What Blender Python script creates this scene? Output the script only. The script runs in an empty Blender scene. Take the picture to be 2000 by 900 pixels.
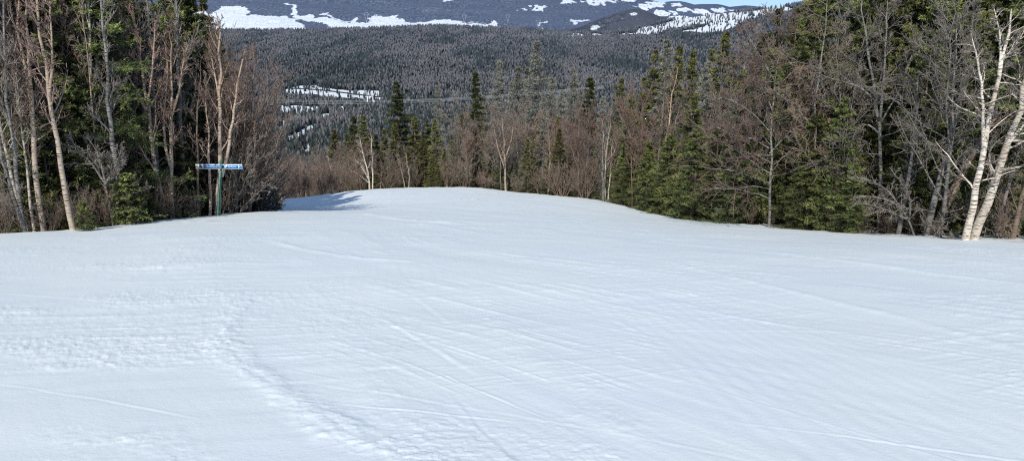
import bpy, math, numpy as np
from mathutils import Vector
rs = np.random.default_rng
sc = bpy.context.scene
COL = sc.collection
R = math.radians

# ------------------------------------------------------------------ camera maths
F, CX, CY, PITCH = 1511.0, 1000.0, 450.0, R(15.9)
CP, SP = math.cos(PITCH), math.sin(PITCH)
def tslope(row):                       # z/y of the sight line through a row of the photograph
    b = (CY - row) / F
    return (-SP + b * CP) / (CP + b * SP)
def ucoord(px, row):
    b = (CY - row) / F
    return (px - CX) / F / (CP + b * SP)
def rowof(t):                          # inverse of tslope
    b = (t * CP + SP) / (CP - t * SP)
    return CY - b * F
def pxof(u, t):
    b = (t * CP + SP) / (CP - t * SP)
    return CX + u * F * (CP + b * SP)
def P3(px, row, Y):
    return np.array([ucoord(px, row) * Y, Y, tslope(row) * Y])

# ------------------------------------------------------------------ noise
def _hash(ix, iy, seed):
    h = (ix.astype(np.int64) * 374761393 + iy.astype(np.int64) * 668265263 + seed * 1442695041) & 0xffffffff
    h = ((h ^ (h >> 13)) * 1274126177) & 0xffffffff
    h = (h ^ (h >> 16)) & 0xffffffff
    return h.astype(np.float64) / 4294967295.0
def vnoise(x, y, seed=0):
    x = np.asarray(x, float); y = np.asarray(y, float)
    ix = np.floor(x); iy = np.floor(y); fx = x - ix; fy = y - iy
    fx = fx * fx * fx * (fx * (fx * 6 - 15) + 10); fy = fy * fy * fy * (fy * (fy * 6 - 15) + 10)
    a = _hash(ix, iy, seed); b = _hash(ix + 1, iy, seed); c = _hash(ix, iy + 1, seed); d = _hash(ix + 1, iy + 1, seed)
    return (a + (b - a) * fx) * (1 - fy) + (c + (d - c) * fx) * fy
def fbm(x, y, seed=0, oct=4, gain=.5):
    s = 0; a = 1; tot = 0
    for o in range(oct):
        s = s + a * vnoise(x * 2 ** o + 17.3 * o, y * 2 ** o - 9.1 * o, seed + o); tot += a; a *= gain
    return s / tot
def sstep(a, b, x):
    t = np.clip((x - a) / (b - a), 0, 1); return t * t * (3 - 2 * t)

# ------------------------------------------------------------------ ground
SIL = [(0,457,19),(120,451,20.5),(230,441,22.5),(320,429,25),(425,420,28),(500,414,30),(540,412,31.5),
       (556,388,54),(640,379,56),(720,370,58),(785,367,60),(850,365.5,62),(940,367.5,62),(1000,374,60),(1100,383,54),(1200,398,47),
       (1310,425,39),(1440,438,33),(1530,445,30),(1650,455,27),(1760,462,25),(1880,468,23.5),(2000,475,22)]
_su = np.array([ucoord(p, r) for p, r, y in SIL]); _sY = np.array([y for *_, y in SIL], float)
_eu = np.concatenate([[-6, -3, -1.2], _su, [1.2, 3, 6]]); _eY = np.concatenate([[2.3, 4.6, 11.2], _sY, [13, 5.2, 2.6]])
def Yedge(u): return np.interp(u, _eu, _eY)
_cp = [(ucoord(p, r), y, -tslope(r) - 1.7 / y) for p, r, y in SIL]
_cp += [(ucoord(600, 404), 43, -tslope(404) - 1.7 / 43), (ucoord(660, 400), 45, -tslope(400) - 1.7 / 45)]
_cp += [(u, 7.0, .2 + .012 * u) for u in (-.9, -.45, 0, .45, .9)] + [(u, 15.0, .2 + .016 * u) for u in (-.45, -.15, .15, .5)]
_cp += [(-1.1, 11, .19), (1.1, 12, .226)]
_cp = np.array(_cp)
def _feat(u, Y): return np.stack([np.asarray(u, float) * 5, np.log(np.maximum(Y, 3.0)) * 2.2], -1)
_fc = _feat(_cp[:, 0], _cp[:, 1])
def _ker(a, b):
    d2 = ((a[..., None, :] - b) ** 2).sum(-1); return np.sqrt(d2 + .16)
_wts = np.linalg.solve(_ker(_fc, _fc), _cp[:, 2] - .205)
def s_at(u, Y):
    out = np.zeros(np.shape(u)); f = _feat(u, Y)
    for i in range(len(_cp)):
        out += _wts[i] * np.sqrt(((f - _fc[i]) ** 2).sum(-1) + .16)
    return out + .205
def ground_base(x, y):
    x = np.asarray(x, float); y = np.asarray(y, float)
    Y = np.maximum(y, .5); u = np.clip(x / Y, -1.3, 1.3)
    Ye = Yedge(x / Y); Yc = np.minimum(Y, Ye)
    z = -1.7 - s_at(u, Yc) * Yc
    d = np.maximum(Y - Ye, 0)
    crest = sstep(-.32, -.27, u) * (1 - sstep(.06, .16, u))
    z = z - d * (.215 + .035 * crest) - crest * .0016 * np.minimum(d, 40) ** 2 - crest * .128 * np.maximum(d - 40, 0) * .3
    z = z - (1 - crest) * np.where(u < 0, .26, .06) * sstep(.1, 1.6, d)
    z = np.where(y < .5, -1.7 - .2 * y, z)
    return z
def gz(x, y): return float(ground_base(np.array([x]), np.array([y]))[0])
def gpt(px, Y):                        # the ground point at depth Y under a column of the photograph
    row = 430.0
    for _ in range(6):
        x = ucoord(px, row) * Y; z = gz(x, Y); row = rowof(z / Y)
    return np.array([ucoord(px, row) * Y, Y, z])
def hit(px, row):                      # a pixel of the snow as a ground point
    Y = np.linspace(3, 64, 1500); u = ucoord(px, row); t = tslope(row)
    g = ground_base(u * Y, Y); k = int(np.argmax(g >= t * Y)); return np.array([u * Y[k], Y[k]])

# ------------------------------------------------------------------ mesh and object helpers
def mesh_np(name, verts, faces, mat, attrs=None, smooth=False):
    me = bpy.data.meshes.new(name)
    verts = np.asarray(verts, np.float32); faces = np.asarray(faces, np.int32)
    n, k = faces.shape
    me.vertices.add(len(verts)); me.vertices.foreach_set('co', verts.ravel())
    me.loops.add(n * k); me.loops.foreach_set('vertex_index', faces.ravel())
    me.polygons.add(n)
    me.polygons.foreach_set('loop_start', np.arange(0, n * k, k, dtype=np.int32))
    me.polygons.foreach_set('loop_total', np.full(n, k, np.int32))
    if smooth: me.polygons.foreach_set('use_smooth', np.ones(n, bool))
    for an, arr in (attrs or {}).items():
        arr = np.asarray(arr, np.float32)
        if arr.ndim == 1:
            a = me.attributes.new(an, 'FLOAT', 'POINT'); a.data.foreach_set('value', arr)
        else:
            a = me.attributes.new(an, 'FLOAT_COLOR', 'POINT')
            if arr.shape[1] == 3: arr = np.concatenate([arr, np.ones((len(arr), 1), np.float32)], 1)
            a.data.foreach_set('color', arr.ravel())
    if mat: me.materials.append(mat)
    me.update(); me.validate()
    return me
class MB:                              # collects tubes and faces for one mesh
    def __init__(s): s.v = []; s.f = []; s.t = []; s.n = 0
    def add(s, v, f, tint=None):
        v = np.asarray(v, float).reshape(-1, 3); f = np.asarray(f, int)
        if f.shape[1] == 3: f = np.concatenate([f, f[:, 2:3]], 1)
        s.v.append(v); s.f.append(f + s.n); s.n += len(v)
        s.t.append(np.full(len(v), .5) if tint is None else np.asarray(tint, float).ravel())
    def tubes(s, pts, rad, sides=3, tint=None):
        pts = np.asarray(pts, float); rad = np.asarray(rad, float)
        N, P, _ = pts.shape
        if N == 0: return
        T = np.gradient(pts, axis=1); T /= np.linalg.norm(T, axis=-1, keepdims=True) + 1e-9
        A = np.cross(T, np.array([.81, .53, .26])); A /= np.linalg.norm(A, axis=-1, keepdims=True) + 1e-9
        B = np.cross(T, A)
        th = np.arange(sides) * 2 * np.pi / sides
        ring = pts[:, :, None] + rad[:, :, None, None] * (A[:, :, None] * np.cos(th)[:, None] + B[:, :, None] * np.sin(th)[:, None])
        idx = np.arange(N * P * sides).reshape(N, P, sides); nx = np.roll(idx, -1, axis=2)
        f = np.stack([idx[:, :-1], nx[:, :-1], nx[:, 1:], idx[:, 1:]], -1).reshape(-1, 4)
        tt = None if tint is None else np.repeat(np.asarray(tint), P * sides)
        s.add(ring.reshape(-1, 3), f, tt)
    def box(s, c, size, tint=None):
        c = np.array(c, float); h = np.array(size, float) / 2
        v = np.array([[x, y, z] for x in (-1, 1) for y in (-1, 1) for z in (-1, 1)]) * h + c
        s.add(v, [[0,1,3,2],[4,6,7,5],[0,4,5,1],[2,3,7,6],[0,2,6,4],[1,5,7,3]])
    def mesh(s, name, mat, smooth=False):
        f = np.concatenate(s.f); v = np.concatenate(s.v)
        me = bpy.data.meshes.new(name)
        me = mesh_np(name, v, f, mat, {'tint': np.concatenate(s.t)}, smooth)
        return me
def link(name, me, parent=None, loc=None):
    o = bpy.data.objects.new(name, me); COL.objects.link(o)
    if parent: o.parent = parent
    if loc is not None: o.location = loc
    return o
def tag(o, label=None, cat=None, group=None, kind=None):
    if label: o['label'] = label
    if cat: o['category'] = cat
    if group: o['group'] = group
    if kind: o['kind'] = kind
    return o
def empty(name, loc, rz=0, scale=1, label=None, cat=None, group=None):
    o = bpy.data.objects.new(name, None); COL.objects.link(o)
    o.empty_display_size = .2
    o.location = loc; o.rotation_euler = (0, 0, rz)
    o.scale = scale if hasattr(scale, '__len__') else (scale,) * 3
    return tag(o, label, cat, group)

# ------------------------------------------------------------------ materials
def newmat(name):
    m = bpy.data.materials.new(name); m.use_nodes = True
    nt = m.node_tree; nt.nodes.clear()
    out = nt.nodes.new('ShaderNodeOutputMaterial'); bs = nt.nodes.new('ShaderNodeBsdfPrincipled')
    nt.links.new(bs.outputs[0], out.inputs[0])
    bs.inputs['Roughness'].default_value = .8; bs.inputs['Specular IOR Level'].default_value = .15
    return m, nt, bs
class NT:
    def __init__(s, nt): s.nt = nt
    def n(s, t, **kw):
        nd = s.nt.nodes.new(t)
        for k, v in kw.items():
            if k.startswith('i_'): nd.inputs[k[2:].replace('_', ' ')].default_value = v
            else: setattr(nd, k, v)
        return nd
    def l(s, a, b): s.nt.links.new(a, b)
    def ramp(s, fac, stops):
        r = s.n('ShaderNodeValToRGB'); el = r.color_ramp.elements
        while len(el) < len(stops): el.new(.5)
        for e, (p, c) in zip(el, stops): e.position = p; e.color = (*c, 1)
        s.l(fac, r.inputs[0]); return r.outputs[0]
    def mix(s, fac, a, b, mode='MIX'):
        m = s.n('ShaderNodeMix', data_type='RGBA', blend_type=mode)
        for sock, v in ((m.inputs[0], fac), (m.inputs[6], a), (m.inputs[7], b)):
            if hasattr(v, 'is_output'): s.l(v, sock)
            elif isinstance(v, (int, float)): sock.default_value = v
            else: sock.default_value = (*v, 1)
        return m.outputs[2]
    def math(s, op, a, b=0., clamp=False):
        m = s.n('ShaderNodeMath', operation=op, use_clamp=clamp)
        for sock, v in ((m.inputs[0], a), (m.inputs[1], b)):
            if hasattr(v, 'is_output'): s.l(v, sock)
            else: sock.default_value = v
        return m.outputs[0]
    def noise(s, vec, scale, detail=4, rough=.55):
        n = s.n('ShaderNodeTexNoise'); n.inputs['Scale'].default_value = scale
        n.inputs['Detail'].default_value = detail; n.inputs['Roughness'].default_value = rough
        if vec is not None: s.l(vec, n.inputs['Vector'])
        return n.outputs['Fac']
    def mapping(s, vec, scale=(1,1,1), rot=(0,0,0)):
        m = s.n('ShaderNodeMapping'); m.inputs['Scale'].default_value = scale; m.inputs['Rotation'].default_value = rot
        s.l(vec, m.inputs[0]); return m.outputs[0]
def simple(name, col, rough=.7, var=.25, scale=8):
    m, nt, bs = newmat(name); g = NT(nt)
    tc = g.n('ShaderNodeTexCoord').outputs['Object']
    n = g.noise(tc, scale)
    c = g.ramp(n, [(.3, tuple(x * (1 - var) for x in col)), (.7, tuple(min(1, x * (1 + var)) for x in col))])
    g.l(c, bs.inputs['Base Color']); bs.inputs['Roughness'].default_value = rough
    return m
def needle_mat(name, dark, mid, light, dead):
    m, nt, bs = newmat(name); g = NT(nt)
    tint = g.n('ShaderNodeAttribute', attribute_name='tint').outputs['Fac']
    rnd = g.n('ShaderNodeObjectInfo').outputs['Random']
    tc = g.n('ShaderNodeTexCoord').outputs['Object']
    cl = g.noise(tc, 1.3, 3)
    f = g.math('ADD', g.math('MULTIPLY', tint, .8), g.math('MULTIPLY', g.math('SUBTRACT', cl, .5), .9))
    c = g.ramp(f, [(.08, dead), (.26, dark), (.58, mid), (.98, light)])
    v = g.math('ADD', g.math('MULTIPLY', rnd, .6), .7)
    hsv = g.n('ShaderNodeHueSaturation'); g.l(c, hsv.inputs['Color']); g.l(v, hsv.inputs['Value'])
    g.l(g.math('ADD', g.math('MULTIPLY', rnd, .035), .48), hsv.inputs['Hue'])
    g.l(hsv.outputs[0], bs.inputs['Base Color'])
    bs.inputs['Roughness'].default_value = .65; bs.inputs['Specular IOR Level'].default_value = .25
    return m
def twig_mat(name, a, b):
    m, nt, bs = newmat(name); g = NT(nt)
    tint = g.n('ShaderNodeAttribute', attribute_name='tint').outputs['Fac']
    rnd = g.n('ShaderNodeObjectInfo').outputs['Random']
    tc = g.n('ShaderNodeTexCoord').outputs['Object']
    f = g.math('ADD', g.math('MULTIPLY', tint, .7), g.math('MULTIPLY', g.math('SUBTRACT', g.noise(tc, 2.5, 3), .35), .8))
    c = g.ramp(f, [(.1, a), (.85, b)])
    hsv = g.n('ShaderNodeHueSaturation'); g.l(c, hsv.inputs['Color'])
    g.l(g.math('ADD', g.math('MULTIPLY', rnd, .5), .75), hsv.inputs['Value'])
    g.l(hsv.outputs[0], bs.inputs['Base Color'])
    return m
def bark_mat(name, base, dark, pale, marks=.5, tint_top=None):
    m, nt, bs = newmat(name); g = NT(nt)
    tc = g.n('ShaderNodeTexCoord').outputs['Object']
    rnd = g.n('ShaderNodeObjectInfo').outputs['Random']
    big = g.noise(tc, 1.6, 5)
    band = g.noise(g.mapping(tc, (3, 3, 22)), 1.4, 3, .6)
    c = g.ramp(big, [(.3, base), (.65, pale)])
    c = g.mix(g.ramp(band, [(marks, (0, 0, 0)), (marks + .07, (1, 1, 1))]), c, dark)
    if tint_top:
        z = g.n('ShaderNodeSeparateXYZ'); g.l(tc, z.inputs[0])
        c = g.mix(g.math('MULTIPLY', z.outputs[2], .1, True), c, tint_top, 'MULTIPLY')
    hsv = g.n('ShaderNodeHueSaturation'); g.l(c, hsv.inputs['Color'])
    g.l(g.math('ADD', g.math('MULTIPLY', rnd, .4), .8), hsv.inputs['Value'])
    g.l(hsv.outputs[0], bs.inputs['Base Color'])
    bmp = g.n('ShaderNodeBump'); bmp.inputs['Strength'].default_value = .6; bmp.inputs['Distance'].default_value = .02
    g.l(band, bmp.inputs['Height']); g.l(bmp.outputs[0], bs.inputs['Normal'])
    return m
M = {}
M['needle_green'] = needle_mat('needle_green', (.028,.041,.018), (.13,.15,.05), (.33,.345,.115), (.05,.038,.022))
M['needle_olive'] = needle_mat('needle_olive', (.034,.042,.018), (.15,.152,.055), (.31,.30,.115), (.08,.065,.04))
M['needle_dark'] = needle_mat('needle_dark', (.016,.025,.011), (.058,.076,.026), (.17,.19,.06), (.03,.022,.014))
M['lichen'] = twig_mat('lichen', (.11,.108,.09), (.30,.30,.245))
M['twig_red'] = twig_mat('twig_red', (.135,.09,.074), (.34,.24,.20))
M['twig_grey'] = twig_mat('twig_grey', (.12,.10,.085), (.33,.285,.24))
M['twig_tan'] = twig_mat('twig_tan', (.13,.095,.065), (.33,.25,.18))
M['bark_white'] = bark_mat('bark_white', (.40,.335,.265), (.085,.07,.06), (.64,.58,.50), .53)
M['bark_tan'] = bark_mat('bark_tan', (.38,.305,.23), (.08,.062,.05), (.58,.50,.41), .55, (.66,.48,.39))
M['bark_grey'] = bark_mat('bark_grey', (.10,.09,.08), (.035,.032,.03), (.27,.255,.235), .53)
M['bark_brown'] = bark_mat('bark_brown', (.12,.088,.066), (.04,.032,.026), (.25,.19,.145), .58)

# ------------------------------------------------------------------ growing trees (all vectorised)
def nrm(v): return v / (np.linalg.norm(v, axis=-1, keepdims=True) + 1e-9)
def polyl(rng, st, d, L, P, wob, up):
    N = len(st); pts = np.empty((N, P, 3)); pts[:, 0] = st; d = nrm(d); step = (L / (P - 1))[:, None]
    for i in range(1, P):
        d = nrm(d + wob * rng.normal(size=(N, 3)) + np.array([0, 0, 1.]) * up); pts[:, i] = pts[:, i - 1] + d * step
    return pts
def spawn(rng, pts, rad, k, t0, t1, ang, dang, lo, hi, P, wob, up, rfac, rtip, flat=0., taper=True):
    N, PP, _ = pts.shape
    t = t0 + (t1 - t0) * (np.arange(k)[None] + rng.random((N, k))) / k
    x = t * (PP - 1); i = np.minimum(x.astype(int), PP - 2); fr = (x - i)[..., None]
    n_ = np.arange(N)[:, None]
    st = pts[n_, i] * (1 - fr) + pts[n_, i + 1] * fr
    T = nrm(pts[n_, i + 1] - pts[n_, i])
    r = rad[n_, i] * (1 - fr[..., 0]) + rad[n_, i + 1] * fr[..., 0]
    v = rng.normal(size=(N, k, 3)); v[..., 2] *= (1 - flat)
    v = nrm(v - (v * T).sum(-1, keepdims=True) * T)
    a = R(ang) + R(dang) * rng.normal(size=(N, k, 1))
    d = np.cos(a) * T + np.sin(a) * v
    plen = np.linalg.norm(np.diff(pts, axis=1), axis=-1).sum(1)[:, None]
    L = plen * (lo + (hi - lo) * rng.random((N, k))) * ((1.12 - .75 * t) if taper else 1)
    st = st.reshape(-1, 3); d = d.reshape(-1, 3); L = L.ravel()
    p = polyl(rng, st, d, L, P, wob, up)
    r0 = np.maximum(r.ravel() * rfac, rtip * 1.2)
    s = np.linspace(0, 1, P)
    rr = r0[:, None] * (1 - s) ** .8 + rtip
    return p, rr
def resample(pts, rad, P):
    pts = np.array(pts, float); rad = np.array(rad, float)
    d = np.concatenate([[0], np.cumsum(np.linalg.norm(np.diff(pts, axis=0), axis=1))]); t = np.linspace(0, d[-1], P)
    # smooth with a little averaging so that kinks become bends
    q = np.stack([np.interp(t, d, pts[:, j]) for j in range(3)], 1); rr = np.interp(t, d, rad)
    for _ in range(2): q[1:-1] = .25 * q[:-2] + .5 * q[1:-1] + .25 * q[2:]
    return q, rr
def bare_meshes(name, seed, stems, bark, twig, l1=14, l2=7, l3=5, t0=.35, ang=50, up=.12, len1=(.25,.5), tip=.004, wob=.1, low=0, flat=.3, l4=0):
    """stems: list of (points, radii) in the tree's own space -> (trunk mesh with its limbs, crown mesh of twigs)"""
    rng = rs(seed); P = 12
    S = [resample(p, r, P) for p, r in stems]
    pts = np.array([p for p, r in S]); rad = np.array([r for p, r in S])
    ln = np.linalg.norm(pts[:, -1] - pts[:, 0], axis=1)[:, None, None]
    pts[:, 1:] += rng.normal(size=pts[:, 1:].shape) * np.array([.006, .006, .002]) * np.minimum(ln, 8) * np.linspace(.3, 1, P - 1)[None, :, None]
    tr = MB(); cr = MB()
    tr.tubes(pts, rad, 8)
    b1, r1 = spawn(rng, pts, rad, l1, t0, .98, ang, 12, *len1, 8, wob, up, .3, tip * 1.2, flat)
    if low:
        b1b, r1b = spawn(rng, pts, rad, low, .06, t0, 75, 12, len1[0] * .5, len1[1] * .55, 8, wob * 1.2, .02, .25, tip, .5)
        b1 = np.concatenate([b1, b1b]); r1 = np.concatenate([r1, r1b])
    tr.tubes(b1, r1, 5)
    b2, r2 = spawn(rng, b1, r1, l2, .2, .98, 42, 13, .3, .6, 6, wob * 1.2, up * .7, .6, tip, .2)
    cr.tubes(b2, r2, 3, rng.random(len(b2)) * .5)
    b3, r3 = spawn(rng, b2, r2, l3, .15, 1., 38, 14, .3, .65, 4, wob * 1.3, up * .6, .7, tip * .8, .1)
    cr.tubes(b3, r3, 3, .3 + rng.random(len(b3)) * .7)
    b0, r0 = spawn(rng, pts, rad, 6, .75, 1., 30, 12, .1, .25, 6, wob, up, .5, tip, .1)
    cr.tubes(b0, r0, 3, rng.random(len(b0)))
    if l4:
        b4, r4 = spawn(rng, b3, r3, l4, .2, 1., 35, 14, .35, .7, 3, wob * 1.3, up * .5, .8, tip * .75, .1)
        cr.tubes(b4, r4, 3, .5 + rng.random(len(b4)) * .5)
    return tr.mesh(name + '_trunk', M[bark], True), cr.mesh(name + '_crown', M[twig])
def gen_stems(seed, H, n=1, lean=.06, r0=.09, fork=True, spread=0.):
    rng = rs(seed); out = []
    for k in range(n):
        a = rng.random() * 6.28; st = np.array([[.12 * (n > 1) * math.cos(a), .12 * (n > 1) * math.sin(a), -.25]])
        d = np.array([[math.cos(a) * (lean + spread), math.sin(a) * (lean + spread), 1.]])
        h = H * (1 - .3 * rng.random() * (k > 0)) + .25
        p = polyl(rng, st, d, np.array([h]), 9, .045, .02)[0]
        r = r0 * (1 if k == 0 else .8) * (1 - .93 * np.linspace(0, 1, 9) ** .9)
        out.append((p, r))
        if fork:
            for _ in range(rng.integers(1, 3)):
                i = rng.integers(3, 6); a2 = rng.random() * 6.28
                q = polyl(rng, p[i:i + 1], np.array([[.42 * math.cos(a2), .42 * math.sin(a2), 1.]]), np.array([h * (1 - i / 8.) * .9]), 7, .06, .05)[0]
                out.append((q, np.maximum(r[i] * .75 * (1 - .93 * np.linspace(0, 1, 7)), .006)))
    return out
def conifer_meshes(name, seed, H, Rad, mat, bark='bark_brown', clear=.0, step=.27, per=6, droop=.25, card=(.17,.055), power=.8, dead=False, skirt=.0, leafn=5):
    rng = rs(seed); tr = MB(); cr = MB()
    z = np.linspace(-.25, H, 10)
    p = np.stack([.04 * np.sin(z * .6 + seed), .04 * np.cos(z * .5 + seed), z], 1)
    rad = (.013 * H) * (1 - z / (H * 1.01)) + .006; rad[0] *= 1.2
    tr.tubes(p[None], rad[None], 8)
    zs = np.arange(max(clear, .15), H - .12, step); zs = zs + rng.normal(size=len(zs)) * step * .25
    # density thins toward the top
    zb = np.repeat(zs, per) + rng.normal(size=len(zs) * per) * step * .16; zb = np.clip(zb, .12, H - .1); N = len(zb)
    f = zb / H
    lump = .84 + .16 * np.sin(f * 23 + seed) * np.sin(f * 9 + seed * 2.1)
    L = Rad * ((1 - f) ** power) * (.42 + .78 * rng.random(N) ** .8) * lump + .12
    if skirt: L *= 1 - skirt * sstep(.25, 0, f)
    az = rng.random(N) * 6.283
    # one-sided gaps
    L *= 1 - .35 * (vnoise(np.cos(az) * 1.7 + 9, f * 6 + np.sin(az) * 1.7, seed) > .62)
    el = np.interp(f, [0, .5, .85, 1], [-.32, -.1, .35, .8]) + rng.normal(size=N) * .12
    d = np.stack([np.cos(az) * np.cos(el), np.sin(az) * np.cos(el), np.sin(el)], 1)
    st = np.stack([np.interp(zb, z, p[:, 0]), np.interp(zb, z, p[:, 1]), zb], 1)
    P = 6; pts = np.empty((N, P, 3)); s = np.linspace(0, 1, P)
    for i in range(P):
        pts[:, i] = st + d * (L * s[i])[:, None]
        pts[:, i, 2] += L * (-droop * (s[i] ** 1.4) + droop * .75 * s[i] ** 3) + rng.normal(size=N) * .015 * s[i]
    br = np.maximum(.006 + .009 * L, .005)[:, None] * (1 - .8 * s)
    tr.tubes(pts, br, 3)
    if dead == 1:
        b2, r2 = spawn(rng, pts, br, 10, .12, 1., 55, 14, .22, .5, 5, .14, -.04, .6, .0035, .5)
        cr.tubes(b2, r2 * 1.1, 3, rng.random(len(b2)) * .7)
        b3, r3 = spawn(rng, b2, r2, 5, .1, 1., 45, 16, .3, .7, 3, .15, -.05, .7, .004, .2)
        cr.tubes(b3, r3 * 1.25, 3, .3 + rng.random(len(b3)) * .7)
    else:
        K = int(8 + 5 * Rad)
        b2, r2 = spawn(rng, pts, br, K, .15, 1., 52, 10, .24, .46, 4, .08, -.03, .5, .003, .75)
        t_on = ((np.arange(len(b2)) % K) + .5) / K
        cr_pts = b2; n2 = len(b2)
        reps = leafn
        tt = (np.arange(reps)[None] + rng.random((n2, reps))) / reps
        x = tt * 3; i = np.minimum(x.astype(int), 2); fr = (x - i)[..., None]; n_ = np.arange(n2)[:, None]
        q = cr_pts[n_, i] * (1 - fr) + cr_pts[n_, i + 1] * fr
        T = nrm(cr_pts[n_, i + 1] - cr_pts[n_, i])
        v = rng.normal(size=(n2, reps, 3)) * np.array([1, 1, .55]); v = nrm(v - (v * T).sum(-1, keepdims=True) * T)
        ca = .75
        dd = nrm(T * ca + v * .62 + np.array([0, 0, -.05]))
        l = (card[0] * (.6 + .7 * rng.random((n2, reps, 1))))
        w = nrm(np.cross(dd, rng.normal(size=dd.shape) * np.array([.6, .6, 1]) + 1e-3)) * card[1] * (.7 + .5 * rng.random((n2, reps, 1))) * .5
        v0 = q; v1 = q + dd * l * .45 + w; v2 = q + dd * l; v3 = q + dd * l * .45 - w
        V = np.stack([v0, v1, v2, v3], 2).reshape(-1, 3)
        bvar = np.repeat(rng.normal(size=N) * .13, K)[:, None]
        base = bvar + .14 + .66 * t_on[:, None] + .28 * rng.random((n2, reps)) + .1 * (tt - .5)  # crown shade painted into tint: dark inner needles, lit bough tips
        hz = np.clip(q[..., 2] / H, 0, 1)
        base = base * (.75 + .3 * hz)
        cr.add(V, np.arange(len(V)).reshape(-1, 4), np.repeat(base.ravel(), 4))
    return tr.mesh(name + '_trunk', M[bark], True), cr.mesh(name + '_crown', M[mat])

TREES = []
def plant(name, meshes, loc, rz, scale, label, cat, group=None):
    e = empty(name, loc, rz, scale, label, cat, group)
    link('trunk', meshes[0], e); link('crown', meshes[1], e)
    return e
#--PART2--
# ------------------------------------------------------------------ snow of the piste and the forest floor
def snow_detail(x, y):
    r = np.hypot(x, y); z = np.zeros_like(x)
    u = x / np.maximum(y, .5)
    wx = (vnoise(x / 5, y / 5, 91) - .5) * 1.6; wy = (vnoise(x / 5, y / 5, 92) - .5) * 1.6
    a = .6 * x - .8 * y + wx; b = .8 * x + .6 * y + wy          # skid direction on most of the slope
    a2 = x + .12 * y + wx; b2 = y - .12 * x + wy               # across the slope on the other side
    side = sstep(-.12, -.34, u + .1 * (vnoise(x / 3, y / 3, 7) - .5))
    z += .07 * (fbm(x / 7, y / 7, 1, 3) - .5) + .034 * (fbm(x / 1.7, y / 1.7, 4, 3) - .5)
    patch = sstep(.40, .68, fbm(x / 3.2, y / 3.2, 30, 3))
    st = .55 * vnoise(a / 2.4, b / .20, 11) + .3 * vnoise(a / 1.3, b / .085, 12) + .15 * vnoise(a / .8, b / .04, 13)
    st2 = .5 * vnoise(a2 / 1.2, b2 / .22, 14) + .5 * vnoise(a2 / .7, b2 / .1, 15)
    z += (.0026 + .0050 * patch) * (st * (1 - side) + st2 * side)
    z += .03 * (vnoise(a / 9, b / .9, 16) - .5) * (1 - side) * sstep(7, 16, r)
    # short scuffs and slid edges that catch the sun
    sm = sstep(.42, .62, fbm(x / 2.3 + 5, y / 2.3, 33, 3))
    for aa, bb, wgt, sd_ in ((a, b, 1 - side, 310), (a2, b2, .35 + .65 * side, 320), (x + .45 * y, y - .45 * x, .5, 330)):
        z += wgt * sm * (.0042 * sstep(.66, .80, vnoise(aa / .75, bb / .045, sd_)) * sstep(14, 7, r) + .009 * sstep(.64, .80, vnoise(aa / 1.6, bb / .11, sd_ + 1)) * sstep(6, 11, r) * sstep(34, 18, r) + .017 * sstep(.62, .8, vnoise(aa / 3.5, bb / .3, sd_ + 2)) * sstep(14, 24, r))
    # chopped, grainy snow: broken clods of several sizes
    clod = .026 * sstep(.52, .72, vnoise(x / .13, y / .12, 60)) * vnoise(x / .05, y / .05, 61) + .016 * sstep(.55, .7, vnoise(x / .065, y / .06, 62)) + .010 * sstep(.5, .75, vnoise(x / .035, y / .03, 63))
    rough = side * sstep(.40, .70, fbm(x / 2.0, y / 1.3, 40, 5)) * sstep(30, 12, r)
    spots = sstep(.60, .72, fbm(x / 1.9, y / 1.9, 50, 4)) * .5 * sstep(22, 9, r)
    z += np.maximum(np.maximum(rough, spots), .04) * clod * .28 + rough * .009 * fbm(x / .45, y / .4, 64, 3)
    # groomer corduroy left in strips down the fall line
    strip = sstep(.52, .66, vnoise((x + .12 * y) / 1.6, y / 14, 70)) * sstep(16, 7, r) * (1 - side)
    z += strip * .0012 * np.sin((x + .12 * y + .15 * wx) * 2 * np.pi / .17) * (.5 + vnoise(x / .4, y / .6, 71))
    # ridges of pushed snow thrown up by skis
    def ridge(pix, w, h, lumpy, seed):
        P = np.array([hit(*p) for p in pix]); dmin = np.full(x.shape, 9.)
        for i in range(len(P) - 1):
            A, B = P[i], P[i + 1]; AB = B - A
            t = np.clip(((x - A[0]) * AB[0] + (y - A[1]) * AB[1]) / (AB @ AB), 0, 1)
            dmin = np.minimum(dmin, np.hypot(x - A[0] - t * AB[0], y - A[1] - t * AB[1]))
        dmin = dmin + (.16 * (vnoise(x / .4, y / .4, seed) - .5) + .08 * (vnoise(x / .12, y / .12, seed + 5) - .5)) * lumpy
        return h * (.35 + 1.1 * vnoise(x / .9, y / .9, seed + 7)) * np.exp(-(dmin / w) ** 2) * (1 - lumpy * .72) + lumpy * 4.5 * h * clod * np.exp(-(dmin / (w * 1.5)) ** 2)
    z += ridge([(466,590),(452,625),(440,655),(455,690),(500,730),(560,768),(615,800),(655,825),(700,860),(770,890),(830,930)], .12, .042, 1, 80)
    z += ridge([(640,600),(690,680),(735,760),(790,850),(830,900)], .22, .016, 1, 84)
    z += ridge([(940,560),(1010,680),(1060,715),(1100,740),(1200,830)], .2, .022, 1, 86)
    z += ridge([(530,470),(560,478),(600,488),(650,497),(700,505),(800,512)], .12, .035, .4, 88)
    z += ridge([(700,418),(790,430),(900,438)], .3, .05, .3, 90)
    z += ridge([(180,520),(250,521),(340,519),(430,518)], .35, .05, .8, 93)
    z += ridge([(1200,500),(1300,512),(1500,560),(1760,620),(2050,700)], .10, .022, .5, 95)
    z += ridge([(1280,470),(1500,492),(1800,530),(2050,560)], .16, .03, .4, 97)
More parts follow.
